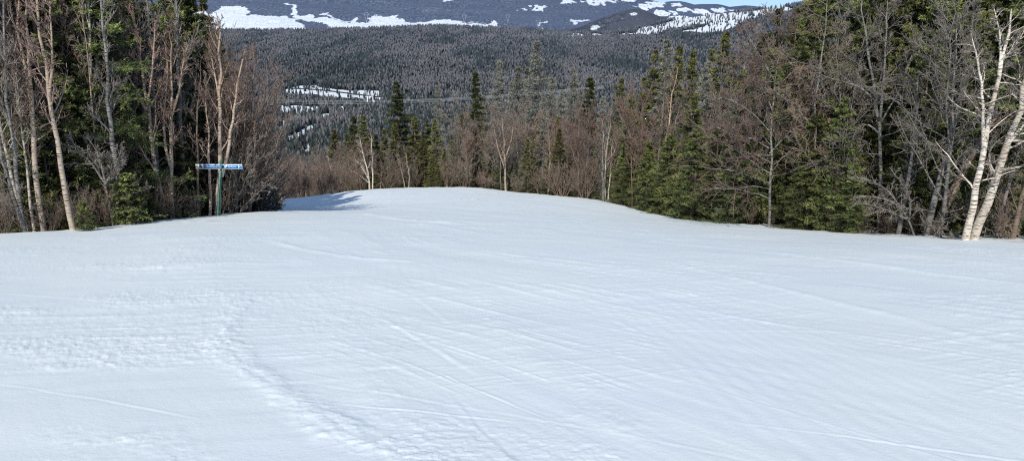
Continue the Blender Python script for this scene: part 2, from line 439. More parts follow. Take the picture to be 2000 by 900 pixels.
    # thin tracks cut by skis and boards: long arcs, a shallow groove with a raised lip
    rt = rs(4242)
    for k in range(95):
        far = k % 3 == 0; r0 = 4 + 12 * rt.random() if not far else 12 + 26 * rt.random(); u0 = -.62 + 1.3 * rt.random()
        x0, y0 = u0 * r0, r0
        lft = u0 < -.15 and rt.random() < .7
        ang = (math.atan2(-.8, .6) if not lft else math.atan2(-.2, 1)) + rt.normal() * (.38 if not lft else .3)
        if far: ang = math.atan2(-.35, 1) + rt.normal() * .25
        Rr = 9 + 40 * rt.random(); sg = 1 if rt.random() < .5 else -1
        cx, cy = x0 - sg * Rr * math.sin(ang), y0 + sg * Rr * math.cos(ang)
        half = (.6 + 1.8 * rt.random()) * (1.8 if far else 1); wd = max(.018, .0034 * r0) * (.7 + .8 * rt.random()); hh = (.0010 + .0018 * rt.random() ** 2) * (1 + r0 / 12)
        box = (np.abs(x - x0) < half + .6) & (np.abs(y - y0) < half + .6)
        if not box.any(): continue
        xb, yb = x[box], y[box]
        dd = np.hypot(xb - cx, yb - cy) - Rr + .03 * (vnoise(xb / .3, yb / .3, 600 + k) - .5)
        al = (xb - x0) * math.cos(ang) + (yb - y0) * math.sin(ang)
        fade = sstep(half, half * .5, np.abs(al)) * (.4 + .9 * vnoise(al / .5, al * 0, 700 + k))
        q = dd / wd
        z[box] += hh * fade * (np.exp(-(q - .9) ** 2) * 1.0 - np.exp(-(q + .5) ** 2) * .8)
    return z
def build_piste():
    th = np.concatenate([np.linspace(R(-78), R(-40), 60)[:-1], np.linspace(R(-40), R(40), 1250), np.linspace(R(40), R(78), 60)[1:]])
    rr = np.sort(np.concatenate([1 / np.linspace(1 / 2.2, 1 / 62., 640), np.arange(22, 62, 1.1), np.arange(63, 150, 1.5)]))
    TH, RR = np.meshgrid(th, rr)
    x = RR * np.sin(TH); y = RR * np.cos(TH)
    u = x / np.maximum(y, .3)
    d = y - Yedge(u)
    fl = sstep(-.1, 1.2, d + 1.7 * (fbm(x / 1.1, y / 1.1, 5, 4) - .5))
    z = ground_base(x, y) + snow_detail(x, y) * (1 - .7 * fl)
    z += fl * (.16 * (fbm(x / 1.4, y / 1.4, 21, 3) - .45) + .12 * (fbm(x / .5, y / .5, 24, 2) - .5))
    n, m = TH.shape; idx = np.arange(n * m).reshape(n, m)
    f = np.stack([idx[:-1, :-1], idx[:-1, 1:], idx[1:, 1:], idx[1:, :-1]], -1).reshape(-1, 4)
    mt, nt, bs = newmat('piste_snow'); g = NT(nt)
    tc = g.n('ShaderNodeTexCoord').outputs['Object']
    big = g.noise(tc, .35, 4, .6); mid = g.noise(tc, 3.0, 5, .65)
    streakv = g.mapping(g.mapping(tc, (1, 1, 1), (0, 0, R(53.1))), (.7, 9., 1))
    stk = g.noise(streakv, 1.0, 5, .6)
    fine = g.noise(tc, 26, 5, .75)
    c = g.ramp(g.math('ADD', g.math('MULTIPLY', big, .6), g.math('MULTIPLY', stk, .4)), [(.34, (.825, .875, .915)), (.50, (.845, .90, .895)), (.66, (.885, .925, .905))])
    fl_a = g.n('ShaderNodeAttribute', attribute_name='floor').outputs['Fac']
    lit = g.ramp(g.noise(tc, 1.1, 6, .65), [(.34, (.07, .052, .04)), (.44, (.20, .16, .13)), (.50, (.50, .48, .47)), (.58, (.78, .82, .84))])
    c = g.mix(fl_a, c, lit)
    g.l(c, bs.inputs['Base Color']); bs.inputs['Roughness'].default_value = .55; bs.inputs['Specular IOR Level'].default_value = .2
    h = g.math('ADD', g.math('MULTIPLY', fine, .5), g.math('ADD', g.math('MULTIPLY', stk, .18), g.math('MULTIPLY', mid, .5)))
    bmp = g.n('ShaderNodeBump'); bmp.inputs['Strength'].default_value = .3; bmp.inputs['Distance'].default_value = .02
    g.l(h, bmp.inputs['Height']); g.l(bmp.outputs[0], bs.inputs['Normal'])
    me = mesh_np('snow_slope', np.stack([x, y, z], -1).reshape(-1, 3), f, mt, {'floor': fl.ravel()}, True)
    return tag(link('snow_slope', me), 'wide groomed white ski slope falling away between two stands of trees', 'ground', kind='structure')
build_piste()

# ------------------------------------------------------------------ far country
def inpoly(px, py, poly):
    poly = np.array(poly, float); c = np.zeros(np.shape(px), bool); j = len(poly) - 1
    for i in range(len(poly)):
        xi, yi = poly[i]; xj, yj = poly[j]
        c ^= ((yi > py) != (yj > py)) & (px < (xj - xi) * (py - yi) / (yj - yi + 1e-9) + xi); j = i
    return c
VT_X = [-600, 0, 540, 620, 740, 850, 920, 1000, 1060, 1100, 1150, 1200, 1250, 1320, 1420, 1520, 1560, 1700, 2000, 2600]
VT_Y = [62, 62, 61, 60.5, 57, 52, 55, 57, 61, 65, 66, 64, 55, 38, 26, 15, 9, -25, -80, -150]
BY = [128, 300, 700, 1000, 1500, 2000, 2500, 3000, 3800, 4600, 5600]
BR = [505, 400, 305, 268, 225, 194, 160, 132, 103, 81, 62]
YTOP = 5600.
def valley_row(px, Y):
    return np.interp(np.log(Y), np.log(BY), BR) - (62 - np.interp(px, VT_X, VT_Y)) * sstep(2300, YTOP, Y)
CLEAR = [[(556,177),(590,167),(615,170),(640,176),(700,177),(742,180),(745,190),(726,199),(700,193),(640,188),(600,184),(556,185)],
         [(545,206),(600,206),(625,207),(622,214),(580,221),(552,220)],
         [(560,265),(575,262),(590,252),(612,240),(622,240),(612,248),(592,262),(575,273),(564,272)],
         [(583,281),(600,282),(614,289),(616,298),(600,296)], [(625,225),(640,223),(650,226),(632,229)], [(545,238),(560,235),(566,243),(548,248)], [(668,209),(676,209),(676,215),(668,215)], [(712,190),(732,190),(734,200),(712,200)]]
BAND = [[(1198,71),(1240,64),(1250,55),(1290,48),(1320,37),(1380,30),(1420,25),(1470,20),(1535,10),(1545,20),(1500,29),(1470,36),(1440,47),(1420,60),(1380,63),(1335,64),(1370,54),(1390,46),(1360,47),(1310,56),(1270,67)],
        [(1108,69),(1125,67),(1145,70),(1138,73),(1115,73)], [(1152,68),(1170,66),(1182,70),(1160,72)],
        [(1020,74),(1025,74),(1024,76),(1020,76)], [(1052,64),(1062,64),(1060,67),(1052,67)]]
def snowy(px, row, x, y):
    m = np.zeros(np.shape(px))
    jx = px + 14 * (fbm(x / 60, y / 90, 200, 3) - .5); jr = row + 9 * (fbm(x / 35, y / 110, 201, 3) - .5)
    for p in CLEAR: m = np.maximum(m, inpoly(jx, jr, p))
    jx = px + 30 * (fbm(x / 120, y / 300, 202, 4, .65) - .5); jr = row + 9 * (fbm(x / 90, y / 220, 204, 4, .65) - .5)
    for p in BAND: m = np.maximum(m, inpoly(jx, jr, p))
    return m
def far_mat(name, dark, light, dark2, haze, sp=.03, feather=True):  # aerial haze is painted in: bluish tones mixed toward the haze colour
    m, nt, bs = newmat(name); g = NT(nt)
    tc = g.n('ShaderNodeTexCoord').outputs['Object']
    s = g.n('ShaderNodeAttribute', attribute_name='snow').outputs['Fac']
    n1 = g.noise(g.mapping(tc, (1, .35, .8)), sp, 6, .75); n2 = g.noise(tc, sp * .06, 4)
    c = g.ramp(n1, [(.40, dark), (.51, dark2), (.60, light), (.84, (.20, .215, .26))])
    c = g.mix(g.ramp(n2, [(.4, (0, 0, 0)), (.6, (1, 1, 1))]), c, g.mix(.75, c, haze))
    if feather:
        n3 = g.noise(g.mapping(tc, (1, .4, 1)), sp * 1.6, 5, .7)
        s = g.math('MULTIPLY', g.math('SUBTRACT', g.math('ADD', s, g.math('MULTIPLY', n3, 2.4)), 1.62), 2.4, True)
    sc_ = g.ramp(g.noise(g.mapping(tc, (1, .35, 1)), sp * 2.2, 4, .7), [(.34, (.30, .34, .40)), (.48, (.72, .78, .85)), (.7, (.86, .89, .92))]) if feather else (.74, .78, .82)
    c = g.mix(s, c, sc_)
    g.l(c, bs.inputs['Base Color']); bs.inputs['Roughness'].default_value = 1; bs.inputs['Specular IOR Level'].default_value = 0
    return m
def grid_sheet(name, px, Ys, rowfn, snowfn, mat, label, relief=0, rs_=300):
    PX, YY = np.meshgrid(px, Ys)
    row = rowfn(PX, YY)
    t = tslope(row); u = ucoord(PX, row); x = u * YY; y = YY; z = t * YY
    if relief: z = z + relief * (fbm(x / rs_, y / rs_, 303, 4) - .5) * sstep(0, .25, (YY - Ys[0]) / (Ys[-1] - Ys[0]))
    sn = snowfn(PX, row, x, y)
    n, m = PX.shape; idx = np.arange(n * m).reshape(n, m)
    f = np.stack([idx[:-1, :-1], idx[:-1, 1:], idx[1:, 1:], idx[1:, :-1]], -1).reshape(-1, 4)
    me = mesh_np(name, np.stack([x, y, z], -1).reshape(-1, 3), f, mat, {'snow': sn.ravel()}, True)
    return tag(link(name, me), label, 'terrain', kind='structure')
px_far = np.arange(-420, 2420, 2.5)
grid_sheet('valley_ground', px_far, np.concatenate([np.geomspace(128, 1000, 60), np.geomspace(1010, YTOP, 420), [YTOP * 1.02]]),
           lambda p, Y: valley_row(p, np.minimum(Y, YTOP)) + np.where(Y > YTOP, 12, 0), snowy,
           far_mat('valley_floor', (.022, .028, .03), (.10, .09, .095), (.05, .05, .055), (.05, .05, .06), .05, False),
           'forested valley floor and low plateau with snowy clearings')
# mountains beyond the plateau: snowfield at the foot, dark wooded slopes above
MT_X = [-600, 0, 400, 800, 1000, 1100, 1160, 1220, 1262, 1300, 2600]
MT_Y = [-110, -95, -85, -60, -40, -26, -12, 6, 22, 60, 80]
FIELD = [(-420,75),(-420,20),(0,30),(150,8),(380,22),(410,30),(440,10),(452,12),(470,14),(482,20),(500,24),(478,28),(496,31),(505,29),(560,30),(580,36),(575,30),(556,8),(560,4),(575,14),(585,27),
         (612,31),(635,36),(655,40),(640,33),(618,28),(636,28),(660,38),(668,46),(685,42),(698,36),(700,44),(725,43),(733,32),(740,30),(752,34),(778,31),(780,37),(800,41),(850,42),(880,44),(900,46),(948,46),(968,42),(988,48),(990,52),(970,62),(900,75)]
ISLAND = [(575,40),(586,36),(610,44),(632,50),(640,58),(610,60),(590,52)]
def mt_snow(px, row, x, y):
    jx = px + 34 * (fbm(x / 130, y / 260, 210, 5, .65) - .5); jr = row + 11 * (fbm(x / 100, y / 260, 213, 5, .65) - .5)
    m = inpoly(jx, jr, FIELD) & ~inpoly(jx, jr, ISLAND)
    m = m.astype(float)
    for cx, cy, a, b in [(880,0,14,2.5),(683,23,5,5),(1048,18,16,5),(1020,19,8,3),(1112,4,18,4),(1165,10,16,5),(1150,4,14,3),(1183,3,22,3),(1170,26,3,3),(1010,56,3,2),(1055,57,4,2),(1128,43,14,2),(1118,45,6,2.5),(1060,48,10,1.2),(880,22,12,5),(900,28,14,5),(840,25,16,6),(830,50,8,4)]:
        e = ((jx - cx) / a) ** 2 + ((jr - cy) / b) ** 2
        m = np.maximum(m, (e < -.5 + 2.9 * fbm(x / 40, y / 150, 217, 3)) * (1. if cy < 21 or cy > 40 else .25))
    spk = fbm(x / 34, y / 110, 220, 3)
    m = np.maximum(m, .10 * sstep(.62, .76, spk) * (row < 60))
    roads = np.abs(fbm(x / 900, y / 1400, 230, 2) - .5)
    m = np.maximum(m, .15 * (roads < .004) * (row < 40))
    return m
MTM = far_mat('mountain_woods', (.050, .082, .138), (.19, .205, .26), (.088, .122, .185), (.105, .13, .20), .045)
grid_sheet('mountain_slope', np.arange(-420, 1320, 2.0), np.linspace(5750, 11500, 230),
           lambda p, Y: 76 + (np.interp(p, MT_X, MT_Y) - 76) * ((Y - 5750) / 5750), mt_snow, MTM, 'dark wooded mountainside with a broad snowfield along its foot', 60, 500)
def hill_snow(px, row, x, y):
    m = np.zeros(np.shape(px))
    for cx, cy, a, b in [(1165,54,12,4),(1160,56,8,5),(1238,28,8,3),(1110,44,8,3)]:
        m = np.maximum(m, ((((px - cx) / a) ** 2 + ((row - cy) / b) ** 2) < fbm(x / 60, y / 90, 240, 3) * 1.8) * .8)
    m = np.maximum(m, .3 * sstep(.66, .74, fbm(x / 50, y / 120, 244, 3)))
    return m
HX = [1090, 1130, 1160, 1190, 1215, 1235, 1250, 1265, 1290, 1320, 1345]; HY = [62, 54, 42, 31, 24, 19.5, 19, 23, 33, 42, 52]
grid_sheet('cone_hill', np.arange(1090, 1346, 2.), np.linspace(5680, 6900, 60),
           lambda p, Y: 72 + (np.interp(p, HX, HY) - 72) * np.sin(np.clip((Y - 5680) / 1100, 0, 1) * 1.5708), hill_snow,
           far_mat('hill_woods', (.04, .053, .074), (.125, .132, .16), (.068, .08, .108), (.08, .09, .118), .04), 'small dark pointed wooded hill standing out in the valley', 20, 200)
RX = [1000, 1100, 1200, 1240, 1262, 1280, 1292, 1312, 1330, 1340, 1356, 1370, 1400, 1410, 1425, 1440, 1455, 1470, 1500, 1560, 2600]
RY = [-14, -10, -8, -4, -1, 2.5, 5, 3, 3, 5, 9.5, 8.5, 8.5, 10, 14, 12.5, 11, 12, 16, 20, 24]
def ridge_snow(px, row, x, y):
    m = np.zeros(np.shape(px)); jx = px + 14 * (fbm(x / 300, y / 600, 250, 3) - .5); jr = row + 5 * (fbm(x / 260, y / 600, 253, 3) - .5)
    for cx, cy, a, b in [(1210,8,18,5),(1255,14,22,6),(1290,10,14,5),(1320,9,12,4),(1300,26,24,6),(1340,19,14,4),(1372,22,16,5),(1400,20,22,5),(1385,28,16,3),(1330,36,26,5),(1432,19,10,2),(1230,2,20,3),(1355,24,8,3),(1270,6,14,2)]:
        m = np.maximum(m, (((jx - cx) / a) ** 2 + ((jr - cy) / b) ** 2 < -.5 + 2.8 * fbm(x / 110, y / 420, 257, 3)) * 1.)
    return m
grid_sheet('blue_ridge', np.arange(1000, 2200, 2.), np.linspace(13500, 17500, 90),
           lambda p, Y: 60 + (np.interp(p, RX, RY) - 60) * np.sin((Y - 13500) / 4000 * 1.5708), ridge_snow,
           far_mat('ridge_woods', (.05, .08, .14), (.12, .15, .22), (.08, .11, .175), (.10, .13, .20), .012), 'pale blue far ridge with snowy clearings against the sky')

# the woods that cover the valley: nobody could count them
def build_far_woods():
    rng = rs(77); xs = []; ys = []
    for y0, y1, sp in ((430, 1000, 5.2), (1000, 1600, 6.6), (1600, 2600, 9.), (2600, 4000, 11.5), (4000, YTOP, 14.)):
        n = int((y1 ** 2 - y0 ** 2) * .5 * 1.06 / sp ** 2)
        yy = np.sqrt(y0 ** 2 + (y1 ** 2 - y0 ** 2) * rng.random(n)); uu = -.60 + 1.06 * rng.random(n)
        xs.append(uu * yy); ys.append(yy)
    x = np.concatenate(xs); y = np.concatenate(ys)
    px = 1000 + x / y * F * .99
    for _ in range(3):
        row = valley_row(px, y); px = pxof(x / y, tslope(row))
    z = tslope(row) * y
    hp = np.interp(y, [400, 1000, 2500, 5600], [11, 12, 13, 16]) * F / y
    sn = np.maximum.reduce([snowy(px, row - hp * q, x, y) for q in (0, .3, .6, .9)])
    keep = (sn < .5) | (rng.random(len(x)) < .10)
    keep &= ~((fbm(x / 45, y / 80, 260, 3) > .66) & (rng.random(len(x)) < .6))
    x, y, z, row, px = [a[keep] for a in (x, y, z, row, px)]; n = len(x)
    print('far trees', n)
    sp = fbm(x / 110, y / 620, 270, 4) + .62 * (rng.random(n) - .5)
    hard = sp > np.interp(y, [400, 1500, 2200, 3500], [.62, .60, .52, .50])
    h = (8 + 7 * rng.random(n)) * np.interp(y, [400, 1500, 2500, 5600], [.95, 1.25, 1.55, 2.1]) * np.where(hard, .85, 1)
    w = h * np.where(hard, .17 + .06 * rng.random(n), .13 + .05 * rng.random(n)) * np.interp(y, [400, 3000, 5600], [.95, 1.0, 1.15])
    a0 = rng.random(n) * 6.28; S = 4
    ang = a0[:, None] + np.arange(S) * 2 * np.pi / S
    def ring(zf, rf):
        rr = w[:, None] * rf * (.7 + .6 * rng.random((n, S)))
        return np.stack([x[:, None] + rr * np.cos(ang), y[:, None] + rr * np.sin(ang), (z + h * zf)[:, None] + 0 * rr], -1)
    low = np.where(hard, .55, .12)
    r1 = ring(low, np.where(hard, .9, 1.)[:, None]); r2 = ring(np.where(hard, .8, .55), np.where(hard, .75, .5)[:, None])
    top = np.stack([x + .03 * h * rng.normal(size=n), y, z + h], -1)[:, None]; bot = np.stack([x, y, z - 1], -1)[:, None]
    V = np.concatenate([bot, r1, r2, top], 1)                   # 10 vertices each
    f = []
    for k in range(S):
        k2 = (k + 1) % S
        f += [[0, 1 + k2, 1 + k, 1 + k], [1 + k, 1 + k2, 5 + k2, 5 + k], [5 + k, 5 + k2, 9, 9]]
    f = np.array(f)
    FQ = (np.arange(n)[:, None, None] * 10 + f[None]).reshape(-1, 4)
    tri = FQ[:, 2] == FQ[:, 3]
    con = np.array([.014, .023, .024]); con2 = np.array([.042, .054, .048]); br = np.array([.078, .076, .078]); br2 = np.array([.155, .147, .15])
    q = rng.random((n, 1)) ** 1.3
    c = np.where(hard[:, None], br + (br2 - br) * q, con + (con2 - con) * q)
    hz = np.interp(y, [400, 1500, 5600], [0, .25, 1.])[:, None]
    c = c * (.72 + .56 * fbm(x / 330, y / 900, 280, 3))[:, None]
    c = c * (1 - .25 * hz) + np.array([.040, .049, .070]) * hz  # bluish distance haze painted into the tree colours, stronger farther off
    shade = np.array([.7] + [.85] * 4 + [1.] * 4 + [1.06])[None, :, None]  # shading painted into the vertex colour: dark feet, light tips
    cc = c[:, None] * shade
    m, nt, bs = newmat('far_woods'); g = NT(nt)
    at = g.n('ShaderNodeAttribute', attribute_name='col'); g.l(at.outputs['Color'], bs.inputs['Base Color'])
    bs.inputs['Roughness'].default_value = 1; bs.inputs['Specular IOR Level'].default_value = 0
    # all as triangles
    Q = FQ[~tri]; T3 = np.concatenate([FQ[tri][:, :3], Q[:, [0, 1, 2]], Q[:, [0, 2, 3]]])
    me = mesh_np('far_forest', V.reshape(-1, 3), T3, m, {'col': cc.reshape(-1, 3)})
    tag(link('far_forest', me), 'dense far forest of dark spruce and mauve bare hardwoods filling the valley', 'forest', kind='stuff')
build_far_woods()

# road, buildings, pylons and wires in the valley
def vpt(px, row_, lift=0.):
    Ys = np.geomspace(400, YTOP, 900); rr = valley_row(px, Ys); k = int(np.argmin(np.abs(rr - row_)))
    p = P3(px, row_, Ys[k]); p[2] += lift; return p
def build_road():
    pts = [vpt(px, r) for px, r in ((520,170),(560,173),(600,174.5),(640,178),(680,183),(715,187.5),(750,192),(790,197))]
    mb = MB(); L = []; 
    for p in pts: L += [p + [0, -9, 1.2], p + [0, 9, 1.6]]
    f = [[2*i, 2*i+2, 2*i+3, 2*i+1] for i in range(len(pts) - 1)]
    mb.add(L, f)
    tag(link('valley_road', mb.mesh('valley_road', simple('asphalt', (.055, .055, .06)))), 'dark road crossing the snowy clearing on the valley floor', 'road', kind='structure')
build_road()
white_wall = simple('white_siding', (.78, .78, .76)); pale_roof = simple('snowy_roof', (.62, .63, .66)); glass = simple('dark_glass', (.03, .035, .04), .2)
def building(px, row, wid, dep, hgt, rise, label, nwin):
    p = vpt(px, row); b = empty('farm_building', p, .15, 1, label, 'building')
    w = MB(); w.box((0, 0, hgt / 2 - .5), (wid, dep, hgt + 1)); link('wall', w.mesh('wall', white_wall), b)
    r = MB(); o = .6
    v = [(-wid/2-o, -dep/2-o, hgt-.1), (wid/2+o, -dep/2-o, hgt-.1), (wid/2+o, dep/2+o, hgt-.1), (-wid/2-o, dep/2+o, hgt-.1), (-wid/2-o, 0, hgt+rise), (wid/2+o, 0, hgt+rise)]
    r.add(v, [[0,1,5,4],[2,3,4,5],[0,4,3,3],[1,2,5,5],[3,2,1,0]]); link('roof', r.mesh('roof', pale_roof), b)
    for k in range(nwin):
        q = MB(); q.box((-wid/2 + wid * (k + .5) / nwin, -dep/2 - .05, hgt * .5), (wid / nwin * .45, .16, hgt * .4)); link('window', q.mesh('window', glass), b)
building(721, 199, 17, 12, 11, 3, 'tall white building beside the valley road, in front of dark spruces', 4)
building(672, 214, 9, 7, 5, 2, 'tiny white house alone among the dark valley spruces', 2)
building(742, 196, 12, 10, 5, 2, 'low pale shed beyond the tall white building', 3)
steel = simple('pale_steel', (.5, .52, .55), .5)
def pylon(px, row, Y, H, label):
    p = P3(px, row, Y); e = empty('transmission_pylon', p, .1, 1, label, 'pylon', None)
    t = MB(); s = .9
    segs = [((0,0,-6), (-.20*H,0,.8*H)), ((0,0,-6), (.20*H,0,.8*H)), ((-.30*H,0,.8*H), (.30*H,0,.8*H)), ((-.2*H,0,.8*H), (.2*H,0,.8*H))]
    t.tubes(np.array([[a, b] for a, b in segs], float), np.full((len(segs), 2), s), 4); link('mast', t.mesh('mast', steel), e)
    seg2 = [[(-.30*H,0,.8*H), (-.16*H,0,H), (.16*H,0,H), (.30*H,0,.8*H)]]
    a = MB(); a.tubes(np.array(seg2, float), np.full((1, 4), s * .8), 4); link('cross_arm', a.mesh('cross_arm', steel), e)
pylon(716, 43, 6900, 75, 'pale lattice pylon above the dip in the snowfield')
pylon(907, 45, 7000, 72, 'pale lattice pylon standing near the thin end of the snowfield')
pylon(992, 44, 7200, 66, 'pale lattice pylon just past the tip of the snowfield')
pylon(1051, 53, 6500, 62, 'small lattice pylon on the flat between the snowfield and pointed hill')
wire_m = simple('aluminium_wire', (.75, .77, .8), .4)
for k, (dr, dd) in enumerate(((-4, 0), (-1.5, 9), (1.0, 18), (4.5, 27))):
    A = P3(270, 176 + dr, 760 + dd); B = P3(1180, 170 + dr * .6, 560 + dd); s = np.linspace(0, 1, 40)[:, None]
    w = A + (B - A) * s; t = s[:, 0]; w[:, 2] -= 11.5 * 4 * t * (1 - t)
    mb = MB(); mb.tubes(w[None], np.full((1, 40), .04), 5)
    tag(link('power_line', mb.mesh('power_line', wire_m)), ['topmost', 'second highest', 'third highest', 'lowest'][k] + ' of the four sagging power lines strung across the valley', 'power line', 'power lines across the valley')
#--PART3--
# ------------------------------------------------------------------ tree stock (meshes shared by the copies)
ST = {}
def stock():
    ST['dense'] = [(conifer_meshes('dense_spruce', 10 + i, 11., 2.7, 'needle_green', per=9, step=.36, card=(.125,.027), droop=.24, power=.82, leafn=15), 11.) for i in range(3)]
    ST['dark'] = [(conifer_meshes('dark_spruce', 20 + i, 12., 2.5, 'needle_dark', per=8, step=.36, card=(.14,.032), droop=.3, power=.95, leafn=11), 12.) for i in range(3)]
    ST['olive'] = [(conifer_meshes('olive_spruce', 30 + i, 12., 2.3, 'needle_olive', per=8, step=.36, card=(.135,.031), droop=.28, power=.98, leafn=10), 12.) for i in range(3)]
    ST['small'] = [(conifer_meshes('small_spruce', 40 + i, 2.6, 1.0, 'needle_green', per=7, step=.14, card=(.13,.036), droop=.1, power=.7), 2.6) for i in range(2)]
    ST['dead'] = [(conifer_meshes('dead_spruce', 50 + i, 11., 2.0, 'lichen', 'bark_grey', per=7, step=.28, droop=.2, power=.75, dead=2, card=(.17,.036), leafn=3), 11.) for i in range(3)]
    ST['birch'] = [(bare_meshes('birch', 60 + i, gen_stems(60 + i, 9.5, 1 + i % 2, .06, .085), ['bark_tan', 'bark_white', 'bark_brown', 'bark_tan'][i], 'twig_red', l1=16, l2=8, l3=6, t0=.3, ang=42, up=.12, len1=(.18,.36), tip=.0042), 9.5) for i in range(4)]
    ST['red'] = [(bare_meshes('red_hardwood', 70 + i, gen_stems(70 + i, 8., 2, .06, .06), 'bark_brown', 'twig_red', l1=15, l2=9, l3=7, t0=.2, ang=40, up=.16, len1=(.22,.42), tip=.0045), 8.) for i in range(3)]
    ST['grey'] = [(bare_meshes('grey_hardwood', 80 + i, gen_stems(80 + i, 9., 1, .08, .075), 'bark_grey', 'twig_grey', l1=16, l2=8, l3=6, t0=.15, ang=55, up=.09, len1=(.22,.45), tip=.0045, low=5), 9.) for i in range(4)]
    ST['pole'] = [(bare_meshes('thin_hardwood', 90 + i, gen_stems(90 + i, 9., 1, .08, .05, fork=False), 'bark_tan' if i == 1 else 'bark_grey', 'twig_grey' if i else 'twig_red', l1=14, l2=6, l3=4, t0=.25, ang=48, up=.12, len1=(.1,.24), tip=.004, low=4), 9.) for i in range(3)]
    sh = []
    for i in range(3):
        rng = rs(100 + i); stems = []
        for k in range(11):
            a = rng.random() * 6.28; sp = .1 + .45 * rng.random()
            q = polyl(rng, np.array([[.15 * math.cos(a), .15 * math.sin(a), -.15]]), np.array([[sp * math.cos(a), sp * math.sin(a), 1.]]), np.array([2.2 + 1.3 * rng.random()]), 8, .06, .03)[0]
            stems.append((q, .018 * (1 - .85 * np.linspace(0, 1, 8))))
        sh.append((bare_meshes('shrub', 100 + i, stems, 'bark_brown', 'twig_red' if i != 1 else 'twig_grey', l1=9, l2=5, l3=3, t0=.2, ang=38, up=.1, len1=(.2,.4), tip=.0035), 3.2))
    ST['shrub'] = sh
stock()
KIND = {'dense': ('spruce_tree', 'tree'), 'dark': ('spruce_tree', 'tree'), 'olive': ('spruce_tree', 'tree'), 'small': ('young_spruce', 'tree'), 'dead': ('dead_spruce', 'tree'),
        'birch': ('birch_tree', 'tree'), 'red': ('bare_tree', 'tree'), 'grey': ('bare_tree', 'tree'), 'pole': ('bare_sapling', 'tree'), 'shrub': ('bare_shrub', 'shrub')}
_cnt = {}
RNG = rs(5)
PENDING = []                            # (object, px, kind, zone, forward?) wait for their labels
def tree(kind, px, Y, top=None, H=None, label=None, zone=None, group=None, wide=1., var=None, rz=None, x=None):
    b = gpt(px, Y) if x is None else np.array([x, Y, gz(x, Y)])
    if H is None: H = tslope(top) * Y - b[2]
    i = _cnt.get(kind, 0); _cnt[kind] = i + 1
    ms, H0 = ST[kind][(i if var is None else var) % len(ST[kind])]
    s = H / H0; name, cat = KIND[kind]
    e = plant(name, ms, b, RNG.random() * 6.28 if rz is None else rz, (s * wide, s * wide, s), label, cat, group)
    if label is None: PENDING.append((e, px, Y, kind, zone))
    return e

# ------------------------------------------------------------------ named trees with trunks that follow the photograph
def hero(name, cat, label, stems, Y, bark, twig, seed, group=None, **kw):
    """stems: [(pixel path from the foot up, width at the foot in pixels[, depth change toward the top])]"""
    g0 = gpt(stems[0][0][0][0], Y); ls = []
    for st in stems:
        path, wpx = st[0], st[1]; dy = st[2] if len(st) > 2 else 0
        n = len(path); pp = []
        for i, (px, row) in enumerate(path):
            yy = Y + dy * i / max(1, n - 1); pp.append(P3(px, row, yy) - g0)
        pp = np.array(pp)
        if st is stems[0] or (len(st) > 3 and st[3]): pp[0, 2] = min(pp[0, 2], -.2)
        L = np.linspace(0, 1, n); r = wpx / 2 * Y / F * (1 - .82 * L) + .004
        if row > 5 or kw.get('endthin'): r[-1] = max(.008, r[-1] * .45)
        ls.append((pp, r))
    kw.pop('endthin', None)
    e = plant(name, bare_meshes(name, seed, ls, bark, twig, **kw), g0, 0, 1, label, cat, group)
    return e
G_L = None
bw = dict(l1=16, l2=8, l3=6, t0=.38, ang=45, up=.1, len1=(.10,.26), tip=.004)
hero('birch_tree', 'tree', 'tall tan birch with a curving bare trunk just behind the small round spruce', [([(143,446),(130,390),(116,320),(106,250),(97,180),(88,120),(80,60),(74,-20),(70,-90)], 11), ([(97,180),(104,120),(100,60),(96,-30)], 5)], 20.8, 'bark_tan', 'twig_red', 501, **bw)
hero('birch_tree', 'tree', 'slim pale birch with a doubled upper trunk between tan birch and grey sapling', [([(84,446),(76,380),(66,300),(64,230),(52,160),(44,100),(36,40),(30,-40)], 11), ([(64,230),(62,170),(52,90),(50,20),(46,-40)], 6)], 21.5, 'bark_tan', 'twig_red', 502, **bw)
hero('bare_tree', 'tree', 'thin grey bare tree standing almost upright at the outer end of the stand', [([(48,446),(36,380),(24,290),(16,200),(9,110),(7,30),(5,-60)], 8)], 20.5, 'bark_grey', 'twig_grey', 503, low=5, **bw)
hero('bare_tree', 'tree', 'thin grey trunk leaning hard across the outer end of the stand', [([(52,452),(38,420),(18,360),(0,290),(-14,220)], 9)], 20.0, 'bark_grey', 'twig_grey', 504, l1=8, l2=4, l3=3, t0=.4, ang=50, up=.05, len1=(.1,.25), tip=.004)
hero('birch_tree', 'tree', 'thick pale birch trunk rising behind the low spruces, mossy toward its foot', [([(246,436),(238,390),(228,330),(218,270),(212,210),(207,140),(203,60),(198,-40)], 12)], 23.5, 'bark_grey', 'twig_grey', 505, low=6, **bw)
hero('birch_tree', 'tree', 'scarred white birch in shade behind the fan of grey branches', [([(196,440),(193,380),(187,310),(181,240),(178,160),(172,70),(168,-40)], 13)], 25.5, 'bark_white', 'twig_grey', 506, low=4, **bw)
hero('bare_tree', 'tree', 'low bare tree with a fan of pale grey branches before shaded birches', [([(222,440),(214,400),(206,360),(198,320),(186,290)], 6), ([(206,360),(180,320),(150,290),(132,262)], 4), ([(206,360),(228,320),(240,285)], 4)], 22.8, 'bark_grey', 'twig_grey', 507, l1=12, l2=8, l3=4, t0=.15, ang=50, up=.02, len1=(.3,.55), tip=.0035)
